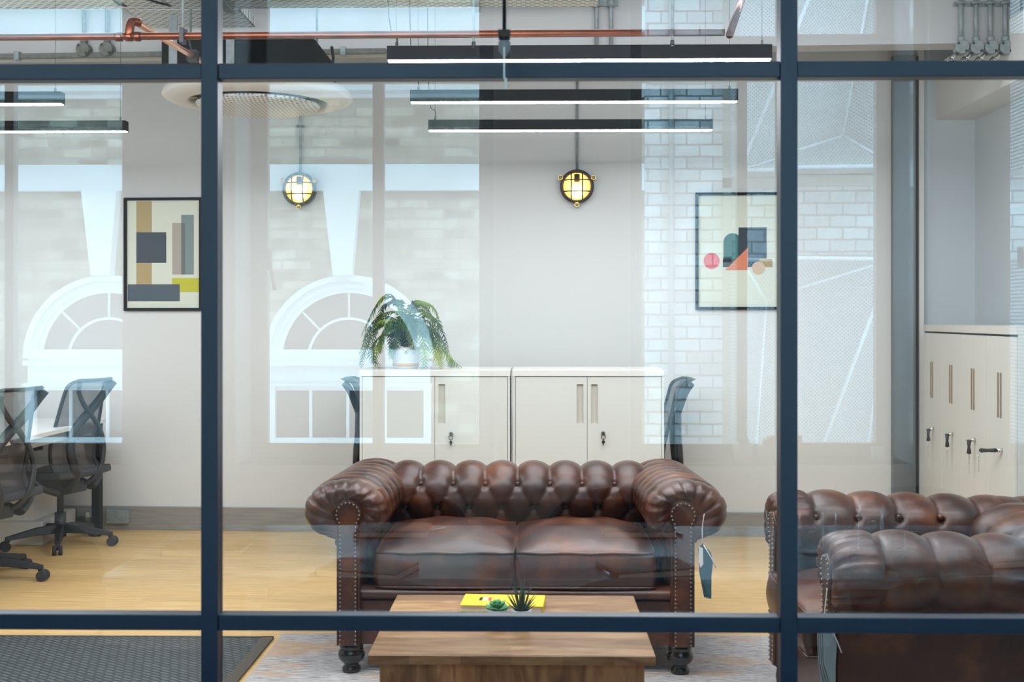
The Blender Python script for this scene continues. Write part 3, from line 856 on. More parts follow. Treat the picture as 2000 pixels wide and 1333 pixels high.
# ------------------------------------------------------------------ framed pictures (plain generic geometric prints)
def picture(l, r, tp, bt, lab, shapes):
    # frame corners in pixels on the back wall; shapes: (kind, colour, px coords)
    c = BW((l + r) / 2, (tp + bt) / 2); s = wscale((l + r) / 2)
    t = thing('framed_picture', lab, 'picture', c, WANG)
    W2, H2 = (r - l) / 2 * s, (bt - tp) / 2 * s
    fwd = .018
    f = MB().bx(-W2, W2, -.025, 0, H2 - fwd, H2).bx(-W2, W2, -.025, 0, -H2, -H2 + fwd).bx(-W2, -W2 + fwd, -.025, 0, -H2 + fwd, H2 - fwd).bx(W2 - fwd, W2, -.025, 0, -H2 + fwd, H2 - fwd)
    obj('frame', f, M['black'], t, bevel=.001)
    obj('print', MB().bx(-W2 + fwd, W2 - fwd, -.010, -.002, -H2 + fwd, H2 - fwd), M['printpaper'], t)
    cx, cz = (l + r) / 2, (tp + bt) / 2
    for i, (kind, col, q) in enumerate(shapes):
        y = -.0102 - .0004 * i
        X = lambda p: (p - cx) * s
        Z = lambda p: (cz - p) * s
        mb = MB()
        if kind == 'r': mb.bx(X(q[0]), X(q[2]), y - .0004, y, Z(q[3]), Z(q[1]))
        elif kind == 'c': mb.prism([(X(q[0]) + q[2] * s * math.cos(2 * PI * k / 40), Z(q[1]) + q[2] * s * math.sin(2 * PI * k / 40)) for k in range(40)], y - .0004, y)
        else: mb.prism([(X(a), Z(b)) for a, b in q], y - .0004, y)
        obj('printed_shape', mb, pbr('ink_%d' % i, col, .6), t)
    return t
M['printpaper'] = pbr('cream_print_paper', (.72, .74, .62), .6)
picture(242, 398, 386, 608, 'black framed abstract print of overlapping blocks, one lime yellow', [
    ('r', (.45, .34, .16), (266, 393, 297, 562)), ('r', (.045, .065, .085), (266, 454, 326, 514)),
    ('r', (.42, .37, .32), (338, 436, 362, 537)), ('r', (.20, .27, .26), (356, 420, 381, 537)), ('r', (.14, .16, .15), (356, 436, 364, 537)),
    ('r', (.55, .53, .02), (338, 544, 392, 571)), ('r', (.07, .10, .125), (249, 556, 353, 589))])
arch = [(1413, 522), (1413, 472)] + [(1430.5 - 17.5 * math.cos(PI * k / 12), 474 - 18 * math.sin(PI * k / 12)) for k in range(13)] + [(1448, 522)]
picture(1359, 1527, 377, 605, 'black framed abstract print with coral circle and dark green arch', [
    ('p', (.02, .13, .12), arch), ('p', (.02, .03, .05), [(1442, 445), (1496, 445), (1496, 520), (1442, 520)]),
    ('r', (.05, .08, .11), (1461, 447, 1496, 505)), ('r', (.02, .03, .05), (1412, 506, 1507, 522)),
    ('p', (.72, .24, .12), [(1416, 528), (1460, 484), (1460, 528)]), ('c', (.72, .11, .12), (1390, 510, 15.5)),
    ('r', (.40, .23, .02), (1482, 506, 1507, 522)), ('c', (.66, .42, .24), (1480, 524, 12.5))])

# ------------------------------------------------------------------ cupboards behind the sofa
YCAB = 6.35
def cupboard(pl, pr, split, locks, lab, hand):
    a, b = P(pl, 723, YCAB), P(pr, 723, YCAB)
    cx = (a.x + b.x) / 2; W = b.x - a.x; z = a.z
    t = thing('storage_cupboard', lab, 'cupboard', (cx, YCAB, 0))
    body = MB().bx(-W / 2, W / 2, .022, .45, .02, z - .022).bx(-W / 2, W / 2, 0, .022, .02, .08).bx(-W / 2, -W / 2 + .012, 0, .022, .08, z - .022).bx(W / 2 - .012, W / 2, 0, .022, .08, z - .022)
    obj('body', body, M['cab'], t, bevel=.0015)
    obj('top_panel', MB().bx(-W / 2 - .002, W / 2 + .002, -.004, .45, z - .034, z), M['white'], t, bevel=.002)
    obj('foot', MB().bx(-W / 2 + .03, W / 2 - .03, .04, .42, 0, .02), M['dark'], t)
    obj('painted_gap_shade', MB().bx(-W / 2 + .012, W / 2 - .012, .018, .0215, .08, z - .034), M['dark'], t)  # near-black sheet behind the doors stands for shade in the gaps
    sx = P(split, 723, YCAB).x - cx
    for (x0, x1, hp) in ((-W / 2 + .0145, sx - .0012, hand[0]), (sx + .0012, W / 2 - .0145, hand[1])):
        cxx = (x0 + x1) / 2
        dm = MB()
        zt, zb = z - .0385, .085
        if hp:
            h0, h1 = P(hp[0], 750, YCAB).x - cx, P(hp[1], 750, YCAB).x - cx
            ht, hb = P(0, 750, YCAB).z, P(0, 826, YCAB).z
            dm.bx(x0, h0, 0, .017, zb, zt).bx(h1, x1, 0, .017, zb, zt).bx(h0, h1, 0, .017, ht, zt).bx(h0, h1, 0, .017, zb, hb)
            dr = obj('door', dm, M['cab'], t)
            obj('recessed_handle', MB().bx(h0, h1, .014, .017, hb, ht).bx(h0 - .003, h0, -.002, .0, hb, ht).bx(h1, h1 + .003, -.002, .0, hb, ht), pbr('handle_beige', (.58, .54, .46), .5), dr)
        else:
            dr = obj('door', dm.bx(x0, x1, 0, .017, zb, zt), M['cab'], t)
    for (px, py) in locks:
        q = P(px, py, YCAB - .01)
        obj('lock', MB().cyl((q.x - cx, -.012, q.z), (q.x - cx, .0, q.z), .011, 14), M['chrome'], t)
        k = MB().bx(q.x - cx - .003, q.x - cx + .003, -.03, -.012, q.z - .004, q.z + .008)
        k.tube([(q.x - cx + .011 * math.cos(a), -.026, q.z - .018 + .013 * math.sin(a)) for a in [2 * PI * i / 12 for i in range(12)]], .0022, 5, closed=True)
        k.bx(q.x - cx - .003, q.x - cx + .003, -.028, -.024, q.z - .062, q.z - .03).ball((q.x - cx, -.026, q.z - .045), .009, 8, 5, (1, .3, 1.2))
        obj('key', k, M['bronze'], t)
    return t
cupboard(702.5, 996, 849, [(881, 848)], 'pale metal two-door cupboard carrying the potted fern', (None, (857, 869)))
cupboard(1002, 1297, 1147, [(1178, 847)], 'pale metal two-door cupboard behind sofa, with bare top', ((1127, 1139), (1155, 1167)))

# ------------------------------------------------------------------ lockers
A_, B_ = P(1803, 645, 7.15), P(1984, 660, 5.25)
A_.z = B_.z = 0
dv = (B_ - A_); Ll = dv.length; ang = math.atan2(dv.y, dv.x)
nrm = Vector((dv.y, -dv.x, 0)).normalized()            # local -y
if nrm.x > 0: nrm = -nrm
hz = 1.36 - 22.8 * 7.15 / F
bounds = [1803.5, 1839, 1878, 1925.5, 1983]
def lparam(px):                                        # distance along the locker fronts at a pixel column
    r = ray(px, 700); n = Vector((-dv.y, dv.x, 0)).normalized()
    t = A_.dot(n) / r.dot(n); q = r * t; q.z = 0
    return (q - A_).length
ux = dv.normalized(); uy = -nrm
labs = ['first grey-white locker beside the cream trim, black key fob hanging down', 'second grey-white locker from the cream trim, key fob hanging down',
        'third grey-white locker from the cream trim, key fob hanging down', 'widest-looking locker, its black key fob sticking out sideways']
for k in range(4):
    d0, d1 = lparam(bounds[k]), lparam(bounds[k + 1])
    wd = d1 - d0
    o = A_ + ux * (d0 + d1) / 2
    Ml = Matrix.Identity(4)
    Ml[0][0], Ml[1][0] = ux.x, ux.y
    sgn = 1
    t = thing('locker', labs[k], 'locker', (o.x, o.y, 0), ang, 'lockers along the side wall')
    # local +x runs towards the camera; the fronts face local -y or +y depending on handedness
    fy = -1 if (Matrix.Rotation(ang, 3, 'Z') @ Vector((0, -1, 0))).dot(nrm) > 0 else 1
    dpt = .36
    Hh = hz + .045
    obj('body', MB().bx(-wd / 2, wd / 2, fy * -.012, fy * -dpt, .0, Hh), M['cab'], t, bevel=.001)
    obj('top_panel', MB().bx(-wd / 2, wd / 2, 0, fy * -.012, hz + .006, Hh), M['cab'], t, bevel=.001)
    obj('painted_gap_shade', MB().bx(-wd / 2 + .004, wd / 2 - .004, fy * -.0105, fy * -.0125, hz - .004, hz + .006), M['dark'], t)  # dark strip over the pale body, gap shade given as colour
    dr = obj('door', MB().bx(-wd / 2 + .003, wd / 2 - .003, 0, fy * -.012, .05, hz - .004), M['cab'], t, bevel=.002)
    htop, hbot = 1.36 - .243, 1.36 - .452
    hd = MB()
    for q in (-.022, .022): hd.bx(q - .004, q + .004, 0, fy * .006, hbot, htop)
    obj('handle', hd, pbr('handle_bronze', (.35, .28, .20), .4, .5), dr)
    lz = 1.36 - [.63, .615, .60, .60][k]
    obj('lock', MB().cyl((.04, 0, lz), (.04, fy * .022, lz), .010, 12), M['chrome'], dr)
    fb = MB()
    if k < 3: fb.tube([(.04, fy * .03, lz), (.038, fy * .03, lz - .035), (.04, fy * .03, lz - .07)], [.012, .007, .012], 8)
    else: fb.tube([(.04, fy * .03, lz), (-.01, fy * .05, lz - .006), (-.06, fy * .07, lz - .012)], [.010, .008, .011], 8)
    obj('key_fob', fb, M['plastic'], t)
    ex = .04 if k < 3 else -.075; ez = lz - .085 if k < 3 else lz - .03; ey = fy * (.03 if k < 3 else .075)
    ky = MB().tube([(ex + .012 * math.cos(a), ey, ez + .014 * math.sin(a)) for a in [2 * PI * i / 12 for i in range(12)]], .0016, 5, closed=True)
    ky.bx(ex - .003, ex + .003, ey - .001, ey + .001, ez - .085, ez - .014).ball((ex, ey, ez - .028), .009, 8, 5, (1, .2, 1.2))
    obj('key', ky, M['chrome'], t)

# ------------------------------------------------------------------ fern
fb_ = P(793, 721, YCAB + .17)
zc = P(703, 723, YCAB).z
fy_ = YCAB + .17; fxp = P(793, 700, fy_).x
t = thing('potted_fern', 'bushy artificial fern in a pale pot on the cupboard', 'plant', (fxp, fy_, zc))
obj('pot', MB().lathe([(0, 0), (.062, 0), (.07, .012), (.083, .095), (.088, .12), (.080, .12), (.074, .10), (0, .10)], 28), M['potw'], t)
obj('pot_band', MB().lathe([(.0715, .018), (.073, .030), (.0755, .030), (.0735, .016)], 28), M['terra'], t)
fm = MB()
sp = fy_ / F
def frond(pts, wmax, droop=.5):
    c = catmull(pts, 30)
    fm.tube(c, [.0028 * (1 - .7 * i / 29) for i in range(30)], 5)
    for i in range(2, 30):
        p = c[i]; d = (c[min(i + 1, 29)] - c[i - 1]).normalized()
        side = d.cross(Vector((0, 0, 1)))
        if side.length < .2: side = d.cross(Vector((0, 1, 0)))
        side.normalize()
        up = side.cross(d).normalized()
        f = i / 29
        L = wmax * (math.sin(PI * min(1, f * .85 + .12)) ** .7) * random.uniform(.85, 1.1)
        for s in (-1, 1):
            dr = (side * s * .9 + d * .55 + up * random.uniform(-.25, .15) + Vector((0, 0, -.35 * droop))).normalized()
            wv = d * L * .15
            m = p + dr * L * .5
            fm.add([p - wv * .6, p + wv * .6, m + wv, m - wv * .6, p + dr * L + Vector((0, 0, -L * .2))], [(0, 1, 2, 3), (3, 2, 4)])
def Q(px, py, dy=0):
    v = P(px, py, fy_ + dy); return Vector((v.x - fxp, dy, v.z - zc))
base = Vector((0, 0, .11))
key = [([(775, 590), (745, 585), (722, 620), (712, 655)], -.05), ([(790, 620), (755, 612), (720, 640), (705, 690)], .03), ([(770, 640), (735, 640), (712, 680), (706, 718)], -.12),
       ([(785, 650), (760, 640), (738, 675), (733, 716)], -.14), ([(800, 600), (822, 588), (850, 605), (860, 650)], -.03), ([(810, 610), (838, 615), (858, 660), (866, 700)], -.10),
       ([(805, 635), (840, 640), (868, 690), (897, 720)], -.12), ([(805, 650), (835, 650), (850, 690), (862, 722)], -.16), ([(795, 640), (815, 635), (830, 680), (832, 724)], -.15),
       ([(790, 610), (772, 590), (750, 600), (738, 640)], .08), ([(800, 610), (812, 590), (835, 600), (846, 640)], .1), ([(790, 650), (778, 640), (768, 670), (764, 700)], -.13),
       ([(800, 650), (800, 630), (805, 655), (808, 690)], -.14), ([(785, 660), (745, 655), (725, 690), (742, 720)], -.1), ([(800, 655), (850, 650), (880, 695), (885, 718)], -.04),
       ([(790, 640), (760, 620), (730, 640), (718, 680)], .12), ([(800, 640), (835, 615), (862, 640), (872, 690)], .14), ([(795, 645), (790, 620), (782, 640), (776, 675)], -.10),
       ([(797, 645), (820, 625), (842, 650), (850, 680)], -.08), ([(792, 645), (765, 628), (745, 655), (740, 690)], -.06)]
key += [([(a + random.uniform(-7, 7), b + random.uniform(-6, 8)) for a, b in pts], dy + random.uniform(-.05, .05)) for pts, dy in key]
key += [([(793 + q * .25, 640), (793 + q * .6, 625), (793 + q, 650), (793 + q * 1.1, 690)], random.uniform(-.14, -.02)) for q in (-75, -60, -45, -30, -15, 0, 15, 30, 45, 60)]
for pts, dy in key:
    frond([base] + [Q(px, py, dy * (j + 1) / 4) for j, (px, py) in enumerate(pts)], random.uniform(.045, .060))
for v_ in range(len(fm.v)):
    if fm.v[v_][2] < .004: fm.v[v_] = (fm.v[v_][0], fm.v[v_][1], .004)
o = obj('fronds', fm, M['fern'], t)

# ------------------------------------------------------------------ desk and office chairs
dl = P(200, 850, 7.35)
dx1 = P(207, 850, 7.45).x
t = thing('office_desk', 'white desk with black square legs at the far wall', 'desk', (dx1, 7.2, 0))
dz = .735
obj('desk_top', MB().bx(-1.4, 0, -2.6, .25, dz - .025, dz), M['desk'], t, bevel=.002)
for (x, y) in ((-.03, .18), (-.03, -2.45), (-1.34, .18), (-1.34, -2.45)):
    if (x, y) == (-.03, -2.45): continue
    obj('leg', MB().bx(x - .025, x + .025, y - .03, y + .03, 0, dz - .025), M['black'], t, bevel=.002)
obj('side_rail', MB().bx(-.07, -.04, -2.4, .2, dz - .08, dz - .025), M['greyp'], t)
pd = thing('desk_pedestal', 'pale grey pedestal box on the floor beneath the desk', 'drawer unit', P(30, 1000, 7.3) - Vector((.0, 0, P(30, 1000, 7.3).z)))
obj('body', MB().bx(-.3, .2, -.2, .25, .14, .66), M['white'], pd, bevel=.004)
obj('plinth', MB().bx(-.35, .27, -.24, .28, 0, .14), M['cab'], pd, bevel=.004)

def office_chair():
    t = thing('office_chair', '', 'office chair', (0, 0, 0))
    D = M['plastic']
    # five-star base
    for k in range(5):
        a = math.radians(18 + 72 * k); c, s = math.cos(a), math.sin(a)
        leg = MB()
        pr = [(.02, .105, .030, .026), (.14, .098, .025, .022), (.27, .078, .018, .014), (.315, .070, .015, .012)]
        vs = []
        for r, z, w_, h_ in pr:
            for (u, v) in ((-1, -1), (1, -1), (.6, 1), (-.6, 1)):
                vs.append((c * r - s * w_ * u, s * r + c * w_ * u, z + h_ * v))
        fs = [(0, 1, 2, 3), (15, 14, 13, 12)] + [(4 * i + j, 4 * i + (j + 1) % 4, 4 * i + 4 + (j + 1) % 4, 4 * i + 4 + j) for i in range(3) for j in range(4)]
        leg.add(vs, fs)
        leg.cyl((c * .30, s * .30, .05), (c * .30, s * .30, .075), .012, 8)
        lg = obj('leg', leg, D, t, bevel=.003)
        cs = MB()
        tx, ty = -s, c
        for q in (-1, 1):
            cc = Vector((c * .315, s * .315, .028)) + Vector((tx, ty, 0)) * q * .017
            cs.cyl(cc - Vector((tx, ty, 0)) * .010, cc + Vector((tx, ty, 0)) * .010, .028, 18)
        cs.ball((c * .31, s * .31, .045), .018, 8, 6)
        obj('caster', cs, M['seat'], lg)
    obj('column', MB().cyl((0, 0, .055), (0, 0, .20), .034, 18).cyl((0, 0, .20), (0, 0, .40), .020, 16).cyl((0, 0, .0), (0, 0, .0001), .001, 6), D, t)
    # mechanism: wedge under the seat reaching back
    mech = MB().prism([(-.20, .36), (-.20, .40), (.06, .42), (.14, .40), (.14, .33), (.05, .31), (-.10, .33)], -.07, .07)
    obj('mechanism', mech, D, t, bevel=.008)
    # seat pad
    def seat(u, v):
        x, y = u * 2 - 1, v * 2 - 1
        e = (abs(x) ** 4 + abs(y) ** 4) ** .25
        top = .455 + .015 * x * x * (1 if x > 0 else 0) - .03 * max(0, -x - .5) ** 1.5 + .008 * y * y
        return (-.05 + .25 * x * (1 - .04 * y * y), .245 * y * (1 - .05 * x * x), top)
    st = MB().grid(seat, 20, 20)
    so = obj('seat', st, M['seat'], t); m = so.modifiers.new('s', 'SOLIDIFY'); m.thickness = .045; m.offset = -1
    m2 = so.modifiers.new('b', 'BEVEL'); m2.width = .015; m2.segments = 3; m2.limit_method = 'ANGLE'
    # back: side profile (x back, z)
    prof = catmull([(.17, 0, .43), (.125, 0, .52), (.13, 0, .62), (.165, 0, .76), (.20, 0, .90), (.225, 0, .975), (.285, 0, 1.005)], 26)
    def wid(f): return .205 - .045 * abs(f - .35) ** 1.2 * 2.2 if f > .35 else .205 - .07 * (.35 - f) ** 1
    def back(u, v):
        p = prof[min(25, int(round(v * 25)))]
        y = (u * 2 - 1)
        return (p.x - .035 * y * y, y * wid(v), p.z)
    bs = MB().grid(back, 13, 26)
    obj('back_mesh', bs, M['mesh'], t)
    # frame around the mesh, flared lip on top
    ed = [Vector(back(0, i / 25)) for i in range(26)] + [Vector(back(i / 12, 1)) for i in range(1, 13)] + [Vector(back(1, 1 - i / 25)) for i in range(1, 26)] + [Vector(back(1 - i / 12, 0)) for i in range(1, 12)]
    obj('back_frame', MB().tube(ed, .011, 8, closed=True).grid(lambda u, v: (back(u, 1)[0] - .02 + .045 * v, back(u, 1)[1], back(u, 1)[2] - .012 + .014 * v * v), 13, 4), D, t)
    # Y shaped spine: two arms from the low back to the shoulders, crossing pads
    y_ = MB()
    for s in (-1, 1):
        # lower arm: from mechanism up along the outside, then sweeping over the mesh to the shoulder
        pts = catmull([(.05, s * .04, .36), (.15, s * .07, .385), (.20, s * .11, .46), (.195, s * .15, .58), (.19, s * .13, .68), (.20, s * .05, .77), (.215, -s * .06, .86), (.235, -s * .13, .94), (.265, -s * .155, .99)], 34)
        rr = [.030 - .008 * abs(i / 33 - .35) for i in range(34)]
        y_.tube(pts, [r * .95 for r in rr], 8, flat=.55)
    obj('spine', y_, D, t)
    # arm rests
    for s in (-1, 1):
        ar = MB().tube(catmull([(.10, s * .15, .34), (.06, s * .27, .40), (.00, s * .285, .50), (-.03, s * .285, .60)], 14), [.035, .036, .036, .034, .032, .031, .030, .030, .029, .028, .026, .025, .025, .025], 8, flat=.6)
        a_ = obj('armrest', ar, D, t)
        pad = MB()
        def pf(u, v, s=s):
            x, y = u * 2 - 1, v * 2 - 1
            return (-.07 + .135 * x, s * .275 + .045 * y * (1 - .3 * max(0, -x) ** 2), .632 - .006 * abs(x) ** 3)
        pad.grid(pf, 12, 6)
        po = obj('arm_pad', pad, D, a_); q = po.modifiers.new('s', 'SOLIDIFY'); q.thickness = .022; q.offset = -1
    return t
oc = office_chair()
pA = PZ(118, 1066, 0)
oc.location = pA; oc.rotation_euler = (0, 0, math.radians(-17))
oc['label'] = 'black mesh office chair by the desk leg, shown whole'
oc['group'] = 'mesh office chairs'
dup(oc, PZ(-34, 1135, 0), math.radians(-17), 'black mesh office chair cut off by the frame edge')
pR = PZ(1262, 1074, 0)
dup(oc, Vector((pR.x, 7.12, 0)), 0, 'office chair back rising behind the sofa by the bare-topped cupboard')
pL = PZ(760, 1074, 0)
dup(oc, Vector((pL.x, 7.12, 0)), PI, 'office chair back peeping out behind the cupboard with the fern')

# ------------------------------------------------------------------ leather chesterfields
def tuft(a, b):
    # a: along, in button spacings; b: 0 at the top button row, -1 next row down, >0 over the roll
    if b > 0: S = math.sin(PI * a) ** 2
    else:
        S = abs(math.sin(PI * (a + b / 2)) * math.sin(PI * (a - b / 2)))
    h = S ** .30
    bb = min(b, 0)
    # button dimples
    d = 9
    for k in (0, -1, -2):
        off = .5 if k % 2 else 0
        da = a - off - round(a - off)
        d = min(d, (da * .146) ** 2 + ((b - k) * .115) ** 2)
    return h - .55 * math.exp(-d / .00028)
def chesterfield(name, label, cat, W_in, D, ncush, nb, na, cush_out=0.0, AMP=.024):
    L = M['leather']
    t = thing(name, label, cat)
    hs = .045
    prof = [(-hs, .34), (-hs, .42), (-.058, .50), (-.085, .555), (-.115, .600)]
    rx, rz, cz = .138, .098, .628
    for k in range(15):
        a = math.radians(190 - 17 * k)
        prof.append((.022 + (rx) * math.cos(a), cz + rz * math.sin(a)))
    prof += [(.060, .524), (hs, .512)]
    prof = [(o, z) for o, z in prof]
    pp, PL = resample([Vector((o, 0, z)) for o, z in catmull([(o, z, 0) for o, z in prof], 140) for o, z in [(o, z)]] if False else [Vector((q.x, 0, q.y)) for q in catmull([(o, z, 0) for o, z in prof], 160)], 96)
    nrm_ = []
    for i in range(96):
        d = (pp[min(i + 1, 95)] - pp[max(i - 1, 0)]).normalized()
        nrm_.append(Vector((-d.z, 0, d.x)))
    # arc length of the rows
    i_top = next(i for i in range(96) if pp[i].z > .668)
    v_top = i_top / 95 * PL
    dvr = .115
    def disp(along, v, spacing, phase, v_end=PL):
        b = (v - v_top) / dvr
        a = along / spacing + phase
        h = tuft(a, b)
        k = 1 - sstep(PL - .10, PL, v)
        k2 = sstep(0, .05, v)
        return AMP * max(-.5, h) * (.25 + .75 * k) * (.4 + .6 * k2)
    y0 = .075
    spa = (D - y0 - .12) / na
    # keyhole outline matched to the arm outline
    def key(i):
        v = i / 95 * PL
        s = i / 95
        # circle part spans the roll
        a0, a1 = 205, -118
        f = (s - .20) / .62
        if f <= 0: return Vector((-.036, 0, .34 + (.585 - .34) * (s / .20)))
        if f >= 1: return Vector((.036 , 0, .560 - (s - .82) / .18 * .045))
        a = math.radians(a0 + (a1 - a0) * f)
        a = math.radians(220 - 262 * f)
        return Vector((.000 + .052 * math.cos(a), 0, .622 + .052 * math.sin(a)))
    for sd in (-1, 1):
        def P3(o, y, z): return (sd * (W_in + hs + o), y, z)
        ny = max(60, int((D - y0) / .0085))
        NR = 10
        def arm(u, v):
            # u<0 part: front rounding, handled by index
            j = int(round(v * 95))
            i = int(round(u * (ny + NR - 1)))
            s = j / 95
            radial = 1 - .38 * math.exp(-((abs((s * 17) % 1 - .5) ) / .10) ** 2)
            capd = AMP * .8 * radial * sstep(.12, .3, s) * (1 - sstep(.86, 1, s))
            if i < NR:
                tau = (i / NR) * PI / 2
                k = key(j); o = pp[j] + nrm_[j] * capd
                q = k.lerp(o, math.sin(tau) ** .9)
                bulge = .030 * math.sin(tau * 2) * radial * sstep(.15, .3, s) * (1 - sstep(.86, 1, s))
                return P3(q.x, y0 * (1 - math.cos(tau)) + .0 - bulge, q.z)

            y = y0 + (i - NR) / (ny - 1) * (D - y0)
            al = y - y0 - .05
            dd = disp(al, s * PL, spa, 0.0)
            dd = capd + (dd - capd) * sstep(y0, y0 + .06, y)
            q = pp[j] + nrm_[j] * dd
            return P3(q.x, y, q.z - .026 * (y - y0) / (D - y0) * min(1, max(0, (q.z - .34) / .3)))
        mb = MB().grid(arm, ny + NR, 96)
        obj('arm', mb, L, t)
        # stem: side walls and front panel block under the roll
        st = MB()
        for (xa, xb) in ((-hs, hs),): st.bx(sd * (W_in + hs + xa), sd * (W_in + hs + xb), .012, D, .118, .525)
        obj('arm_side', st, L, t, bevel=.008)
        # keyhole front panel
        kp = [(sd * (W_in + hs + x), z) for x, z in [(-.036, .122), (-.036, .575)] + [(.052 * math.cos(math.radians(a)), .622 + .052 * math.sin(math.radians(a))) for a in range(215, -41, -12)] + [(.036, .575), (.036, .122)]]
        obj('front_panel', MB().prism(kp, -.012, .03), L, t, bevel=.006)
        nl = MB()
        ins = [(-.029, .130), (-.029, .578)] + [(.044 * math.cos(math.radians(a)), .622 + .044 * math.sin(math.radians(a))) for a in range(220, -41, -10)] + [(.029, .578), (.029, .130)]
        q_, Lk = resample([Vector((x, 0, z)) for x, z in ins], int(2.2 / .0155 * .5) + 2)
        for v in q_: nl.ball((sd * (W_in + hs + v.x), -.013, v.z), .0045, 6, 4)
        obj('nail_trim', nl, M['nail'], t)
        obj('piping', MB().tube([(sd * (W_in + hs + x * 1.08), .002, z) for x, z in [(-.036, .122), (-.036, .575)] + [(.052 * math.cos(math.radians(a)), .622 + .052 * math.sin(math.radians(a))) for a in range(215, -41, -12)] + [(.036, .575), (.036, .122)]], .006, 6), L, t)
        # seam roll under the outer arm and outer panel with seams
        ox_ = sd * (W_in + 2 * hs)
        sm = MB().tube([(ox_ + sd * .002, .02, .518), (ox_ + sd * .002, D, .518)], .006, 6)
        obj('seam', sm, L, t)
    # back
    Wb = W_in + .13
    spb = (2 * W_in + .10) / nb
    nx_ = int(2 * Wb / .0085)
    def bk(u, v):
        x = -Wb + 2 * Wb * u
        j = min(95, int(round(v * 95))); s = j / 95
        dd = disp(x, s * PL, spb, 0.0) * 1.3
        q = pp[j] + nrm_[j] * dd
        return (x, D - .13 + q.x, q.z - .030)
    obj('backrest', MB().grid(bk, nx_, 96), L, t)
    obj('back_panel', MB().bx(-W_in - hs, W_in + hs, D - .15, D - .085, .118, .50), L, t, bevel=.01)
    bt_ = MB()
    for k in range(-nb, nb + 1):
        for r, off in ((0, 0), (-1, .5), (-2, 0)):
            xk = (k + off) * spb
            if abs(xk) > W_in - .02: continue
            v = v_top + r * dvr
            if v < .02: continue
            j = int(round(v / PL * 95)); q = pp[j] + nrm_[j] * (AMP * -.12)
            bt_.ball((xk, D - .13 + q.x - .004, q.z - .030), .011, 10, 6, (1, .6, 1))
    for sd in (-1, 1):
        for k in range(0, na + 1):
            for r, off in ((0, 0), (-1, .5)):
                yk = y0 + .05 + (k + off) * spa
                if yk > D - .2: continue
                v = v_top + r * dvr; j = int(round(v / PL * 95)); q = pp[j] + nrm_[j] * (AMP * -.12)
                bt_.ball((sd * (W_in + hs + q.x), yk, q.z), .011, 10, 6)
    obj('button', bt_, L, t)
    # front rail: a padded roll over a plain panel, deck
    rail = MB()
    rail.grid(lambda u, v: (-W_in + 2 * W_in * u, .055 - .040 * math.sin(PI * v) ** .6, .285 + .055 * v), 30, 10)
    rail.bx(-W_in, W_in, .035, .10, .118, .285).bx(-W_in, W_in, .05, D - .12, .25, .335)
    obj('seat_rail', rail, L, t)
    # seat cushions
    tw = 2 * W_in - .10; cw = tw / ncush
    cu = None
    for k in range(ncush):
        cx = -tw / 2 + cw * (k + .5)
        y_a, y_b = .025 - cush_out, D - .25
        hx, hy = cw / 2 - .003, (y_b - y_a) / 2
        z0, z1 = .338, .470
        def cf(u, v, top=1):
            x, y = u * 2 - 1, v * 2 - 1
            # rounded square map
            r = max(abs(x), abs(y))
            cr = (1 - abs(x) ** 3) * (1 - abs(y) ** 3)
            px_ = x * hx * (1 - .02 * y * y); py_ = y * hy * (1 - .02 * x * x)
            zz = z1 + .058 * cr ** .75 + .003 * math.sin(9 * x + k) * math.sin(7 * y) if top else z0 - .004 * cr
            return (cx + px_, y_a + hy + py_, zz)
        cm = MB().grid(lambda u, v: cf(u, v, 1), 40, 40)
        # sides
        per = [(i / 39, 0) for i in range(40)] + [(1, i / 39) for i in range(1, 40)] + [(1 - i / 39, 1) for i in range(1, 40)] + [(0, 1 - i / 39) for i in range(1, 39)]
        npr = len(per)
        def sidef(u, v):
            a = per[int(round(u * npr)) % npr]
            tp_, bt2 = Vector(cf(a[0], a[1], 1)), Vector(cf(a[0], a[1], 0))
            q = bt2.lerp(tp_, v)
            o = Vector((q.x - cx, q.y - y_a - hy, 0)); nn = Vector((o.x / hx, o.y / hy, 0))
            m_ = max(abs(nn.x), abs(nn.y)); nn = Vector((nn.x if abs(nn.x) >= m_ - .02 else 0, nn.y if abs(nn.y) >= m_ - .02 else 0, 0)).normalized()
            return q + nn * (.016 * math.sin(PI * v) if nn.y < -.5 else .001)
        vs, fs = [], []
        NV = 9
        for i in range(npr):
            for j in range(NV): vs.append(sidef(i / npr, j / (NV - 1)))
        for i in range(npr):
            for j in range(NV - 1): fs.append((i * NV + j, ((i + 1) % npr) * NV + j, ((i + 1) % npr) * NV + j + 1, i * NV + j + 1))
        cm.add(vs, fs, True)
        cm.grid(lambda u, v: cf(u, v, 0), 4, 4)
        co = obj('seat_cushion', cm, L, t)
        pi_ = MB()
        for top in (1, 0): pi_.tube([Vector(cf(a, b, top)) + Vector((0, -.002, 0)) for a, b in per[::3]], .0058, 6, closed=True)
        obj('cushion_piping', pi_, L, co)
    for sx in (-1, 1):
        for yy in (.055, D - .09):
            ft = MB().lathe([(0, 0), (.030, 0), (.036, .012), (.036, .026), (.027, .036), (.030, .042), (.048, .058), (.052, .074), (.050, .09), (.043, .098), (.046, .104), (.046, .119), (0, .119)], 28)
            obj('foot', ft, M['blackw'], t, loc=(sx * (W_in + hs - .004), yy, 0))
    return t
M['nail'] = pbr('antique_nail', (.30, .27, .24), .3, 1)
sp_ = PZ(1006.5, 1319, 0)
sofa = chesterfield('chesterfield_sofa', 'brown tufted leather two-seat sofa behind the wooden coffee table', 'sofa', .590, .96, 2, 9, 6)
sofa.location = (sp_.x, sp_.y - .045, 0)
ach = chesterfield('chesterfield_armchair', 'brown tufted leather armchair seen side-on, cut off by the frame edge', 'armchair', .345, .92, 1, 5, 5, .07)
pn = PZ(1625, 1333, 0)
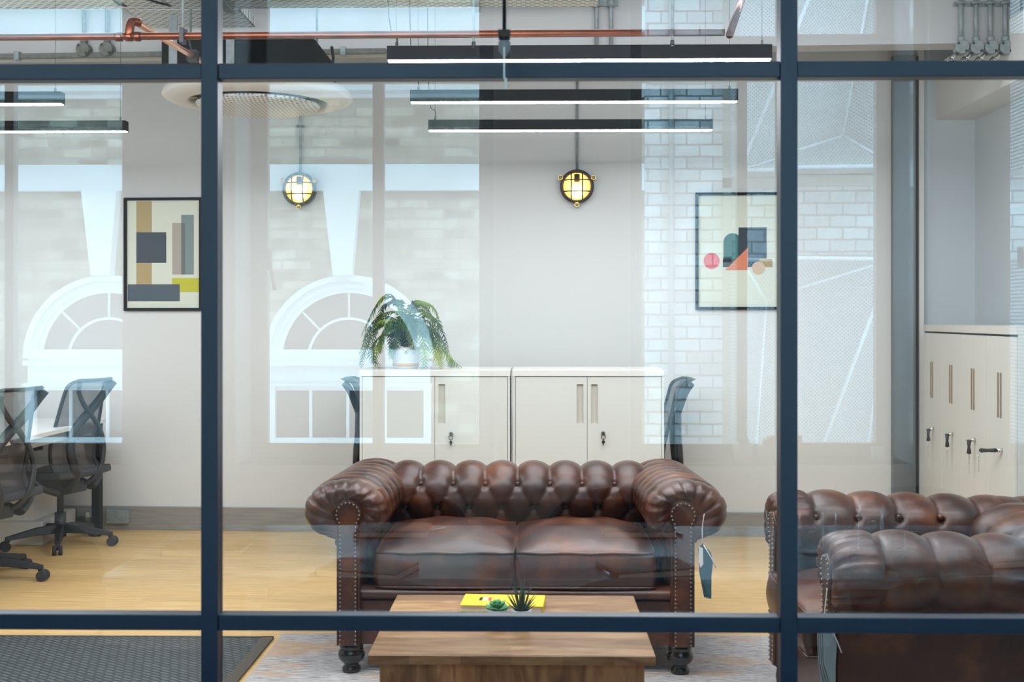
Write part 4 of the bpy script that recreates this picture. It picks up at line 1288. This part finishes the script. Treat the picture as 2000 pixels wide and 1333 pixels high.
ach.location = (P(1616, 900, 3.5).x, 3.87, 0)
ach.rotation_euler = (0, 0, -PI / 2)
# swing tags
def tags(loc, rz, lab, mat, str_len):
    t = thing('swing_tag', lab, 'label', loc, rz)
    for k in range(4):
        pts = [(0, 0), (.028, -.03), (.036, -.05 - .004 * k), (.030, -.12), (.012 + .006 * k, -.20), (.006 + .006 * k, -.205), (-.012, -.11), (-.016, -.02)]
        obj('leaflet', MB().prism([(x, z) for x, z in pts], -.008 * k - .0015, -.008 * k), mat if k else M['bluecard'] if mat is M['bluecard'] else mat, t)
    obj('string', MB().tube(catmull([(.0, -.012, -.0), (-.004, -.02, str_len * .5), (.004, -.02, str_len)], 10), .0016, 5).tube([(.0, -.03, -.0), (.03, -.032, -.05), (.045, -.034, -.085)], .002, 5), M['string'], t)
    return t
q = P(1372, 1062, sofa.location.y - .02)
t1 = tags(q, 0, 'dark blue folded swing tag hanging on white string from sofa arm', M['bluecard'], .115)
obj('printed_card', MB().prism([(-.018, -.005), (-.004, -.012), (-.002, -.07), (-.012, -.085), (-.020, -.06)], -.036, -.034), M['paper'], t1)
q = P(1637, 1236, 3.33)
tags(Vector((q.x - .03, 3.40, q.z + .01)), .5, 'pale grey-blue folded swing tag hanging from armchair arm', M['greycard'], .10)

# ------------------------------------------------------------------ rug and mat
a = PZ(551, 1242, .0); b = PZ(476, 1333, 0)
rg = obj('area_rug', MB().bx(a.x, 2.3, 2.45, a.y, .0005, .009), M['rug'], None, bevel=.002)
tag(rg, 'distressed grey and rust woven rug under sofa and coffee table', 'rug')
c = PZ(535, 1248, 0)
mt = thing('entrance_mat', 'dark ribbed entrance mat with metal edge on the wood floor', 'mat', (c.x, c.y, 0))
obj('mat_field', MB().bx(-1.7, -.05, -2.6, -.012, .0005, .008), M['mat'], mt)
obj('edging', MB().bx(-.05, 0, -2.6, 0, 0, .010).bx(-1.7, 0, -.012, 0, 0, .010), pbr('mat_edge_bronze', (.10, .085, .07), .5, .4), mt, bevel=.001)

# ------------------------------------------------------------------ coffee table
TZ = .425
fl_, fr_ = PZ(718, 1279, TZ), PZ(1280, 1279, TZ)
bl_, br2 = PZ(763, 1162, TZ), PZ(1228, 1162, TZ)
tw, tdp = fr_.x - fl_.x, bl_.y - fl_.y
tt = thing('coffee_table', 'chunky mango wood coffee table on the rug before the sofa', 'coffee table', ((fl_.x + fr_.x) / 2, (fl_.y + bl_.y) / 2, .0))
obj('table_top', MB().bx(-tw / 2, tw / 2, -tdp / 2 + .0, tdp / 2, TZ - .028, TZ), M['tabletop'], tt, bevel=.003)
obj('top_edge', MB().bx(-tw / 2 + .001, tw / 2 - .001, -tdp / 2 - .004, -tdp / 2 + .001, TZ - .0265, TZ - .002), M['tableedge'], tt, bevel=.001)
ix, iy = .028, .04
obj('base_box', MB().bx(-tw / 2 + ix, tw / 2 - ix, -tdp / 2 + iy, tdp / 2 - iy, .09, TZ - .028), M['tablebase'], tt, bevel=.003)
obj('lower_moulding', MB().bx(-tw / 2 + .012, tw / 2 - .012, -tdp / 2 + .02, tdp / 2 - .02, .07, .10), M['tableedge'], tt, bevel=.006)
for sx in (-1, 1):
    for sy in (-1, 1):
        obj('foot', MB().lathe([(0, .009), (.025, .009), (.038, .03), (.038, .05), (.030, .07), (0, .07)], 20), M['tablebase'], tt, loc=(sx * (tw / 2 - .06), sy * (tdp / 2 - .07), 0))

# yellow book
k0, k1, k2, k3 = PZ(900, 1183, TZ + .021), PZ(1062, 1186, TZ + .021), PZ(1064, 1163, TZ + .021), PZ(907, 1162, TZ + .021)
bc = (k0 + k1 + k2 + k3) / 4
bw_, bd_ = ((k1 - k0).length + (k2 - k3).length) / 2, ((k3 - k0).length + (k2 - k1).length) / 2
bk_ = thing('hardback_book', 'yellow hardback book lying on the coffee table', 'book', (bc.x, bc.y, TZ), math.atan2((k1 - k0).y, (k1 - k0).x))
cv = MB().bx(-bw_ / 2, bw_ / 2, -bd_ / 2, bd_ / 2, .0005, .0035).bx(-bw_ / 2, bw_ / 2, -bd_ / 2, bd_ / 2, .019, .022).bx(bw_ / 2 - .004, bw_ / 2, -bd_ / 2, bd_ / 2, .0035, .019)
obj('cover', cv, M['yellow'], bk_, bevel=.0008)
obj('page_block', MB().bx(-bw_ / 2 + .003, bw_ / 2 - .005, -bd_ / 2 + .003, bd_ / 2 - .003, .0035, .019), M['paper'], bk_)
s = bw_ / 162
pm = MB().bx((-48) * s, (-42) * s, -.01, .03, .022, .0225)
obj('cover_print', pm, M['dark'], bk_)
obj('cover_print', MB().bx(-41 * s, -31 * s, -.01, .03, .022, .0225), M['paper'], bk_)
obj('cover_print', MB().bx(-30 * s, -24 * s, -.01, .03, .022, .0225), M['red'], bk_)
tx_ = MB()
for i in range(4): tx_.bx(44 * s + (i % 2) * .004, 54 * s, -.03 + i * .018, -.026 + i * .018, .022, .0224)
obj('cover_print', tx_, M['dark'], bk_)

# succulents
def pot(name, px, py, lab, r):
    c = PZ(px, py, TZ)
    t = thing(name, lab, 'plant', (c.x, c.y, TZ))
    obj('pot', MB().lathe([(0, 0), (r * .8, 0), (r * .88, .006), (r, .052), (r * 1.02, .056), (r * .9, .056), (r * .86, .046), (0, .046)], 24), M['potw'], t)
    obj('soil', MB().lathe([(0, .049), (r * .87, .047)], 20), M['soil'], t)
    return t, r
t, r = pot('rosette_succulent', 971, 1226, 'small rosette succulent in white pot on coffee table', .031)
lf = MB()
def leaf(mb, c, az, el, L, wd, thick=.35, tip=1.0, curve=.3):
    d0 = Vector((math.cos(az) * math.cos(el), math.sin(az) * math.cos(el), math.sin(el)))
    sd = Vector((-math.sin(az), math.cos(az), 0))
    up = sd.cross(d0) * -1
    def fn(u, v):
        a = u * 2 * PI
        w_ = wd * (math.sin(PI * min(1, v * .97 + .03) ** tip) ** .7 if tip != 9 else (1 - v) ** .8)
        p = Vector(c) + d0 * L * v + Vector((0, 0, 1)) * L * curve * v * v
        return p + sd * math.cos(a) * w_ + up * math.sin(a) * w_ * thick
    mb.grid(fn, 8, 7, True, wrapu=True)
for ring, (n, el, L, wd) in enumerate(((7, .35, .042, .013), (6, .75, .036, .012), (4, 1.15, .028, .010), (1, 1.5, .02, .008))):
    for i in range(n): leaf(lf, (0, 0, .048 + .004 * ring), 2 * PI * i / n + ring * .5, el, L, wd, .3, 1.6, .1)
obj('leaves', lf, M['leafg'], t)
t, r = pot('aloe_succulent', 1018, 1227, 'spiky dark aloe in white pot on coffee table', .031)
lf = MB()
for i in range(26):
    f = i / 26; az = i * 2.4; el = .5 + 1.0 * f
    leaf(lf, (.006 * math.cos(az), .006 * math.sin(az), .046), az, el, .05 + .055 * f, .0048, .6, 9, .12 * (1 - f))
obj('leaves', lf, M['leafd'], t)

# ------------------------------------------------------------------ meeting room behind the camera, seen mirrored
TM = .74
y1, y0_ = 2 * GY - PZ(1000, 1130, TM).y, 2 * GY - PZ(1000, 1026, TM).y
xl = PZ(165, 1144, TM).x
mtab = thing('meeting_table', 'long pale meeting table mirrored in the lower part of the glass', 'table', (0, (y0_ + y1) / 2, 0))
hy = abs(y1 - y0_) / 2
cr = .03
poly = []
for (cx, cy, a0) in ((XR - .25 - cr, hy - cr, 0), (xl + cr, hy - cr, 90), (xl + cr, -hy + cr, 180), (XR - .25 - cr, -hy + cr, 270)):
    for k in range(7):
        a = math.radians(a0 + 15 * k); poly.append((cx + cr * math.cos(a), cy + cr * math.sin(a)))
n = len(poly)
tb_ = MB().add([(x, y, TM) for x, y in poly] + [(x, y, TM - .025) for x, y in poly], [tuple(range(n)), tuple(range(2 * n - 1, n - 1, -1))] + [(i, (i + 1) % n, (i + 1) % n + n, i + n) for i in range(n)])
obj('table_top', tb_, M['tableW'], mtab, bevel=.003)
for x in (xl + .3, .4, XR - .6):
    obj('leg', MB().bx(x - .03, x + .03, -hy + .06, -hy + .12, 0, TM - .025), M['black'], mtab)
    obj('leg', MB().bx(x - .03, x + .03, hy - .12, hy - .06, 0, TM - .025), M['black'], mtab)
def tub_chair(lab):
    t = thing('tub_chair', lab, 'chair', group='round-backed meeting chairs')
    R = .27
    def fn(u, v):
        a = math.radians(180 + 180 * u) ; e = abs(u * 2 - 1)
        ht = .47 + (.33 * (1 - e ** 2.6)) * v + .0
        rr = R * (1 + .06 * v)
        return (rr * math.cos(a), rr * math.sin(a) * 1.0, ht - .05 * (1 - v))
    o = obj('backrest', MB().grid(fn, 36, 10), M['navyf'], t); m = o.modifiers.new('s', 'SOLIDIFY'); m.thickness = .035
    obj('seat', MB().lathe([(0, .42), (R * .9, .42), (R * .98, .44), (R * .95, .475), (0, .485)], 36), M['navyf'], t)
    for k in range(4):
        a = PI / 4 + PI / 2 * k
        obj('leg', MB().cyl((.17 * math.cos(a), .17 * math.sin(a), .42), (.22 * math.cos(a), .22 * math.sin(a), 0), .013, 10, r2=.010), M['blackw'], t)
    return t
# backs that face away from the screen (near the window side)
tc = None
for px, lb in ((780, 'tub chair mirrored over the middle of the sofa, arched top over the sofa backrest'), (1205, 'tub chair mirrored over the sofa arm with the blue tag'), (1790, 'tub chair mirrored above the armchair'), (60, 'tub chair mirrored over the office chair legs')):
    v = mir(PZ(px, 955 if px > 200 else 1018, .80))
    loc = Vector((v.x, v.y + .25, 0)); rz = 0
    if tc is None: tc = tub_chair(lb); tc.location = loc
    else: dup(tc, loc, rz, lb)
for px, lb in ((700, 'tub chair mirrored dark across the lower front of the sofa'), (1270, 'tub chair mirrored dark beside the coffee table corner'), (1900, 'tub chair mirrored dark across the armchair side')):
    v = mir(PZ(px, 1126, .80))
    dup(tc, Vector((v.x, v.y - .24, 0)), PI, lb)
def notebook(px, py, rz, lab, first=[None]):
    v = RZ(px, py, TM + .012)
    if first[0] is None:
        t = thing('notebook', lab, 'notebook', (v.x, v.y, TM), rz, 'notebooks on the meeting table')
        obj('cover', MB().bx(-.105, .105, -.075, .075, .0005, .003).bx(-.105, .105, -.075, .075, .017, .020).bx(-.105, -.102, -.075, .075, .003, .017), pbr('dark_notebook_cover', (.04, .045, .05), .5), t, bevel=.001)
        obj('page_block', MB().bx(-.102, .103, -.073, .073, .003, .017), M['paper'], t)
        first[0] = t; return t
    return dup(first[0], (v.x, v.y, TM), rz, lab)
def pen(px, py, rz, lab, first=[None]):
    v = RZ(px, py, TM + .006)
    if first[0] is None:
        t = thing('pen', lab, 'pen', (v.x, v.y, TM + .0055), rz, 'silver pens on the meeting table')
        obj('barrel', MB().tube([(-.065, 0, 0), (-.055, 0, 0), (.05, 0, 0), (.068, 0, 0)], [.003, .005, .005, .0012], 10), M['chrome'], t)
        obj('clip', MB().bx(-.06, -.02, -.001, .001, .0045, .0062), M['steel'], t)
        first[0] = t; return t
    return dup(first[0], (v.x, v.y, TM + .0055), rz, lab)
notebook(770, 1034, 0, 'dark notebook mirrored over the sofa, next to a lone pen')
notebook(1245, 1034, 0, 'dark notebook mirrored over the sofa arm nearest the tag')
notebook(408, 1068, 0, 'dark notebook mirrored on the bare floor')
notebook(720, 1110, .3, 'dark notebook mirrored over the left seat cushion front')
notebook(1262, 1108, -.3, 'pale notebook mirrored over the other seat cushion front')
notebook(1835, 1118, -.2, 'dark notebook mirrored across the armchair side')
notebook(1975, 1090, -.2, 'dark notebook mirrored at the armchair, cut by the frame edge')
pen(845, 1036, -.9, 'silver pen mirrored over the sofa beside a notebook')
pen(1180, 1113, 1.4, 'silver pen mirrored upright over the seat cushion')
pen(636, 1114, -1.1, 'silver pen mirrored on the floor beside the sofa')
pen(1317, 1037, 1.3, 'silver pen mirrored over the nail-trimmed sofa arm')
pen(1768, 1127, .8, 'silver pen mirrored low on the armchair side')
pen(1788, 1043, .7, 'silver pen mirrored high on the armchair roll')
M['tumbler'] = pane_mat('tumbler_glass', .25)
gl0 = None
gl_l = ['mirrored on the vertical screen bar', 'mirrored first beside the vertical screen bar', 'second from the vertical screen bar', 'third from the vertical screen bar', 'last of the cluster from the bar']
for k, (px, py) in enumerate(((1520, 1078), (1585, 1085), (1655, 1085), (1700, 1062), (1745, 1085))):
    v = RZ(px, py, TM)
    if gl0 is None:
        gl0 = thing('glass_tumbler', 'clear glass tumbler ' + gl_l[k], 'glass', (v.x, v.y, TM), 0, 'glass tumblers on the meeting table')
        obj('glass_wall', MB().lathe([(0, 0), (.030, 0), (.034, .008), (.037, .11), (.035, .11), (.032, .012), (0, .010)], 28), M['tumbler'], gl0)
    else: dup(gl0, (v.x, v.y, TM), 0, 'clear glass tumbler ' + gl_l[k])
# plants on the window sill behind the camera
for k, (px, r_, h_, lb, mt_) in enumerate(((1452, .045, .085, 'small white potted succulent mirrored on the window sill', 'potw'), (1499, .040, .075, 'second small white pot mirrored on the window sill', 'potw'), (1533, .075, .11, 'wide clay pot mirrored on the sill by the vertical bar', 'terra'), (1716, .03, .06, 'small pale cup mirrored on the sill corner', 'potw'))):
    x = P(px, 900, YN + .08).x
    t = thing('potted_succulent' if k < 3 else 'cup', lb, 'plant' if k < 3 else 'cup', (x, 2 * GY - YN - .1, sill))
    obj('pot', MB().lathe([(0, 0), (r_ * .7, 0), (r_ * .8, .01), (r_, h_), (r_ * .92, h_), (r_ * .85, h_ * .9), (0, h_ * .88)], 20), M[mt_], t)
    if k < 3:
        lf = MB()
        for i in range(12): leaf(lf, (0, 0, h_ * .88), i * 2.4, .5 + .08 * i, r_ * .9, .009, .4, 1.4, .2)
        obj('leaves', lf, M['leafg'], t)
for px, rw, lb in ((277, 0, 'small pale cup mirrored on the sill past the abstract print'), (970, 1, 'small pale cup mirrored on the sill over the sofa top')):
    pass
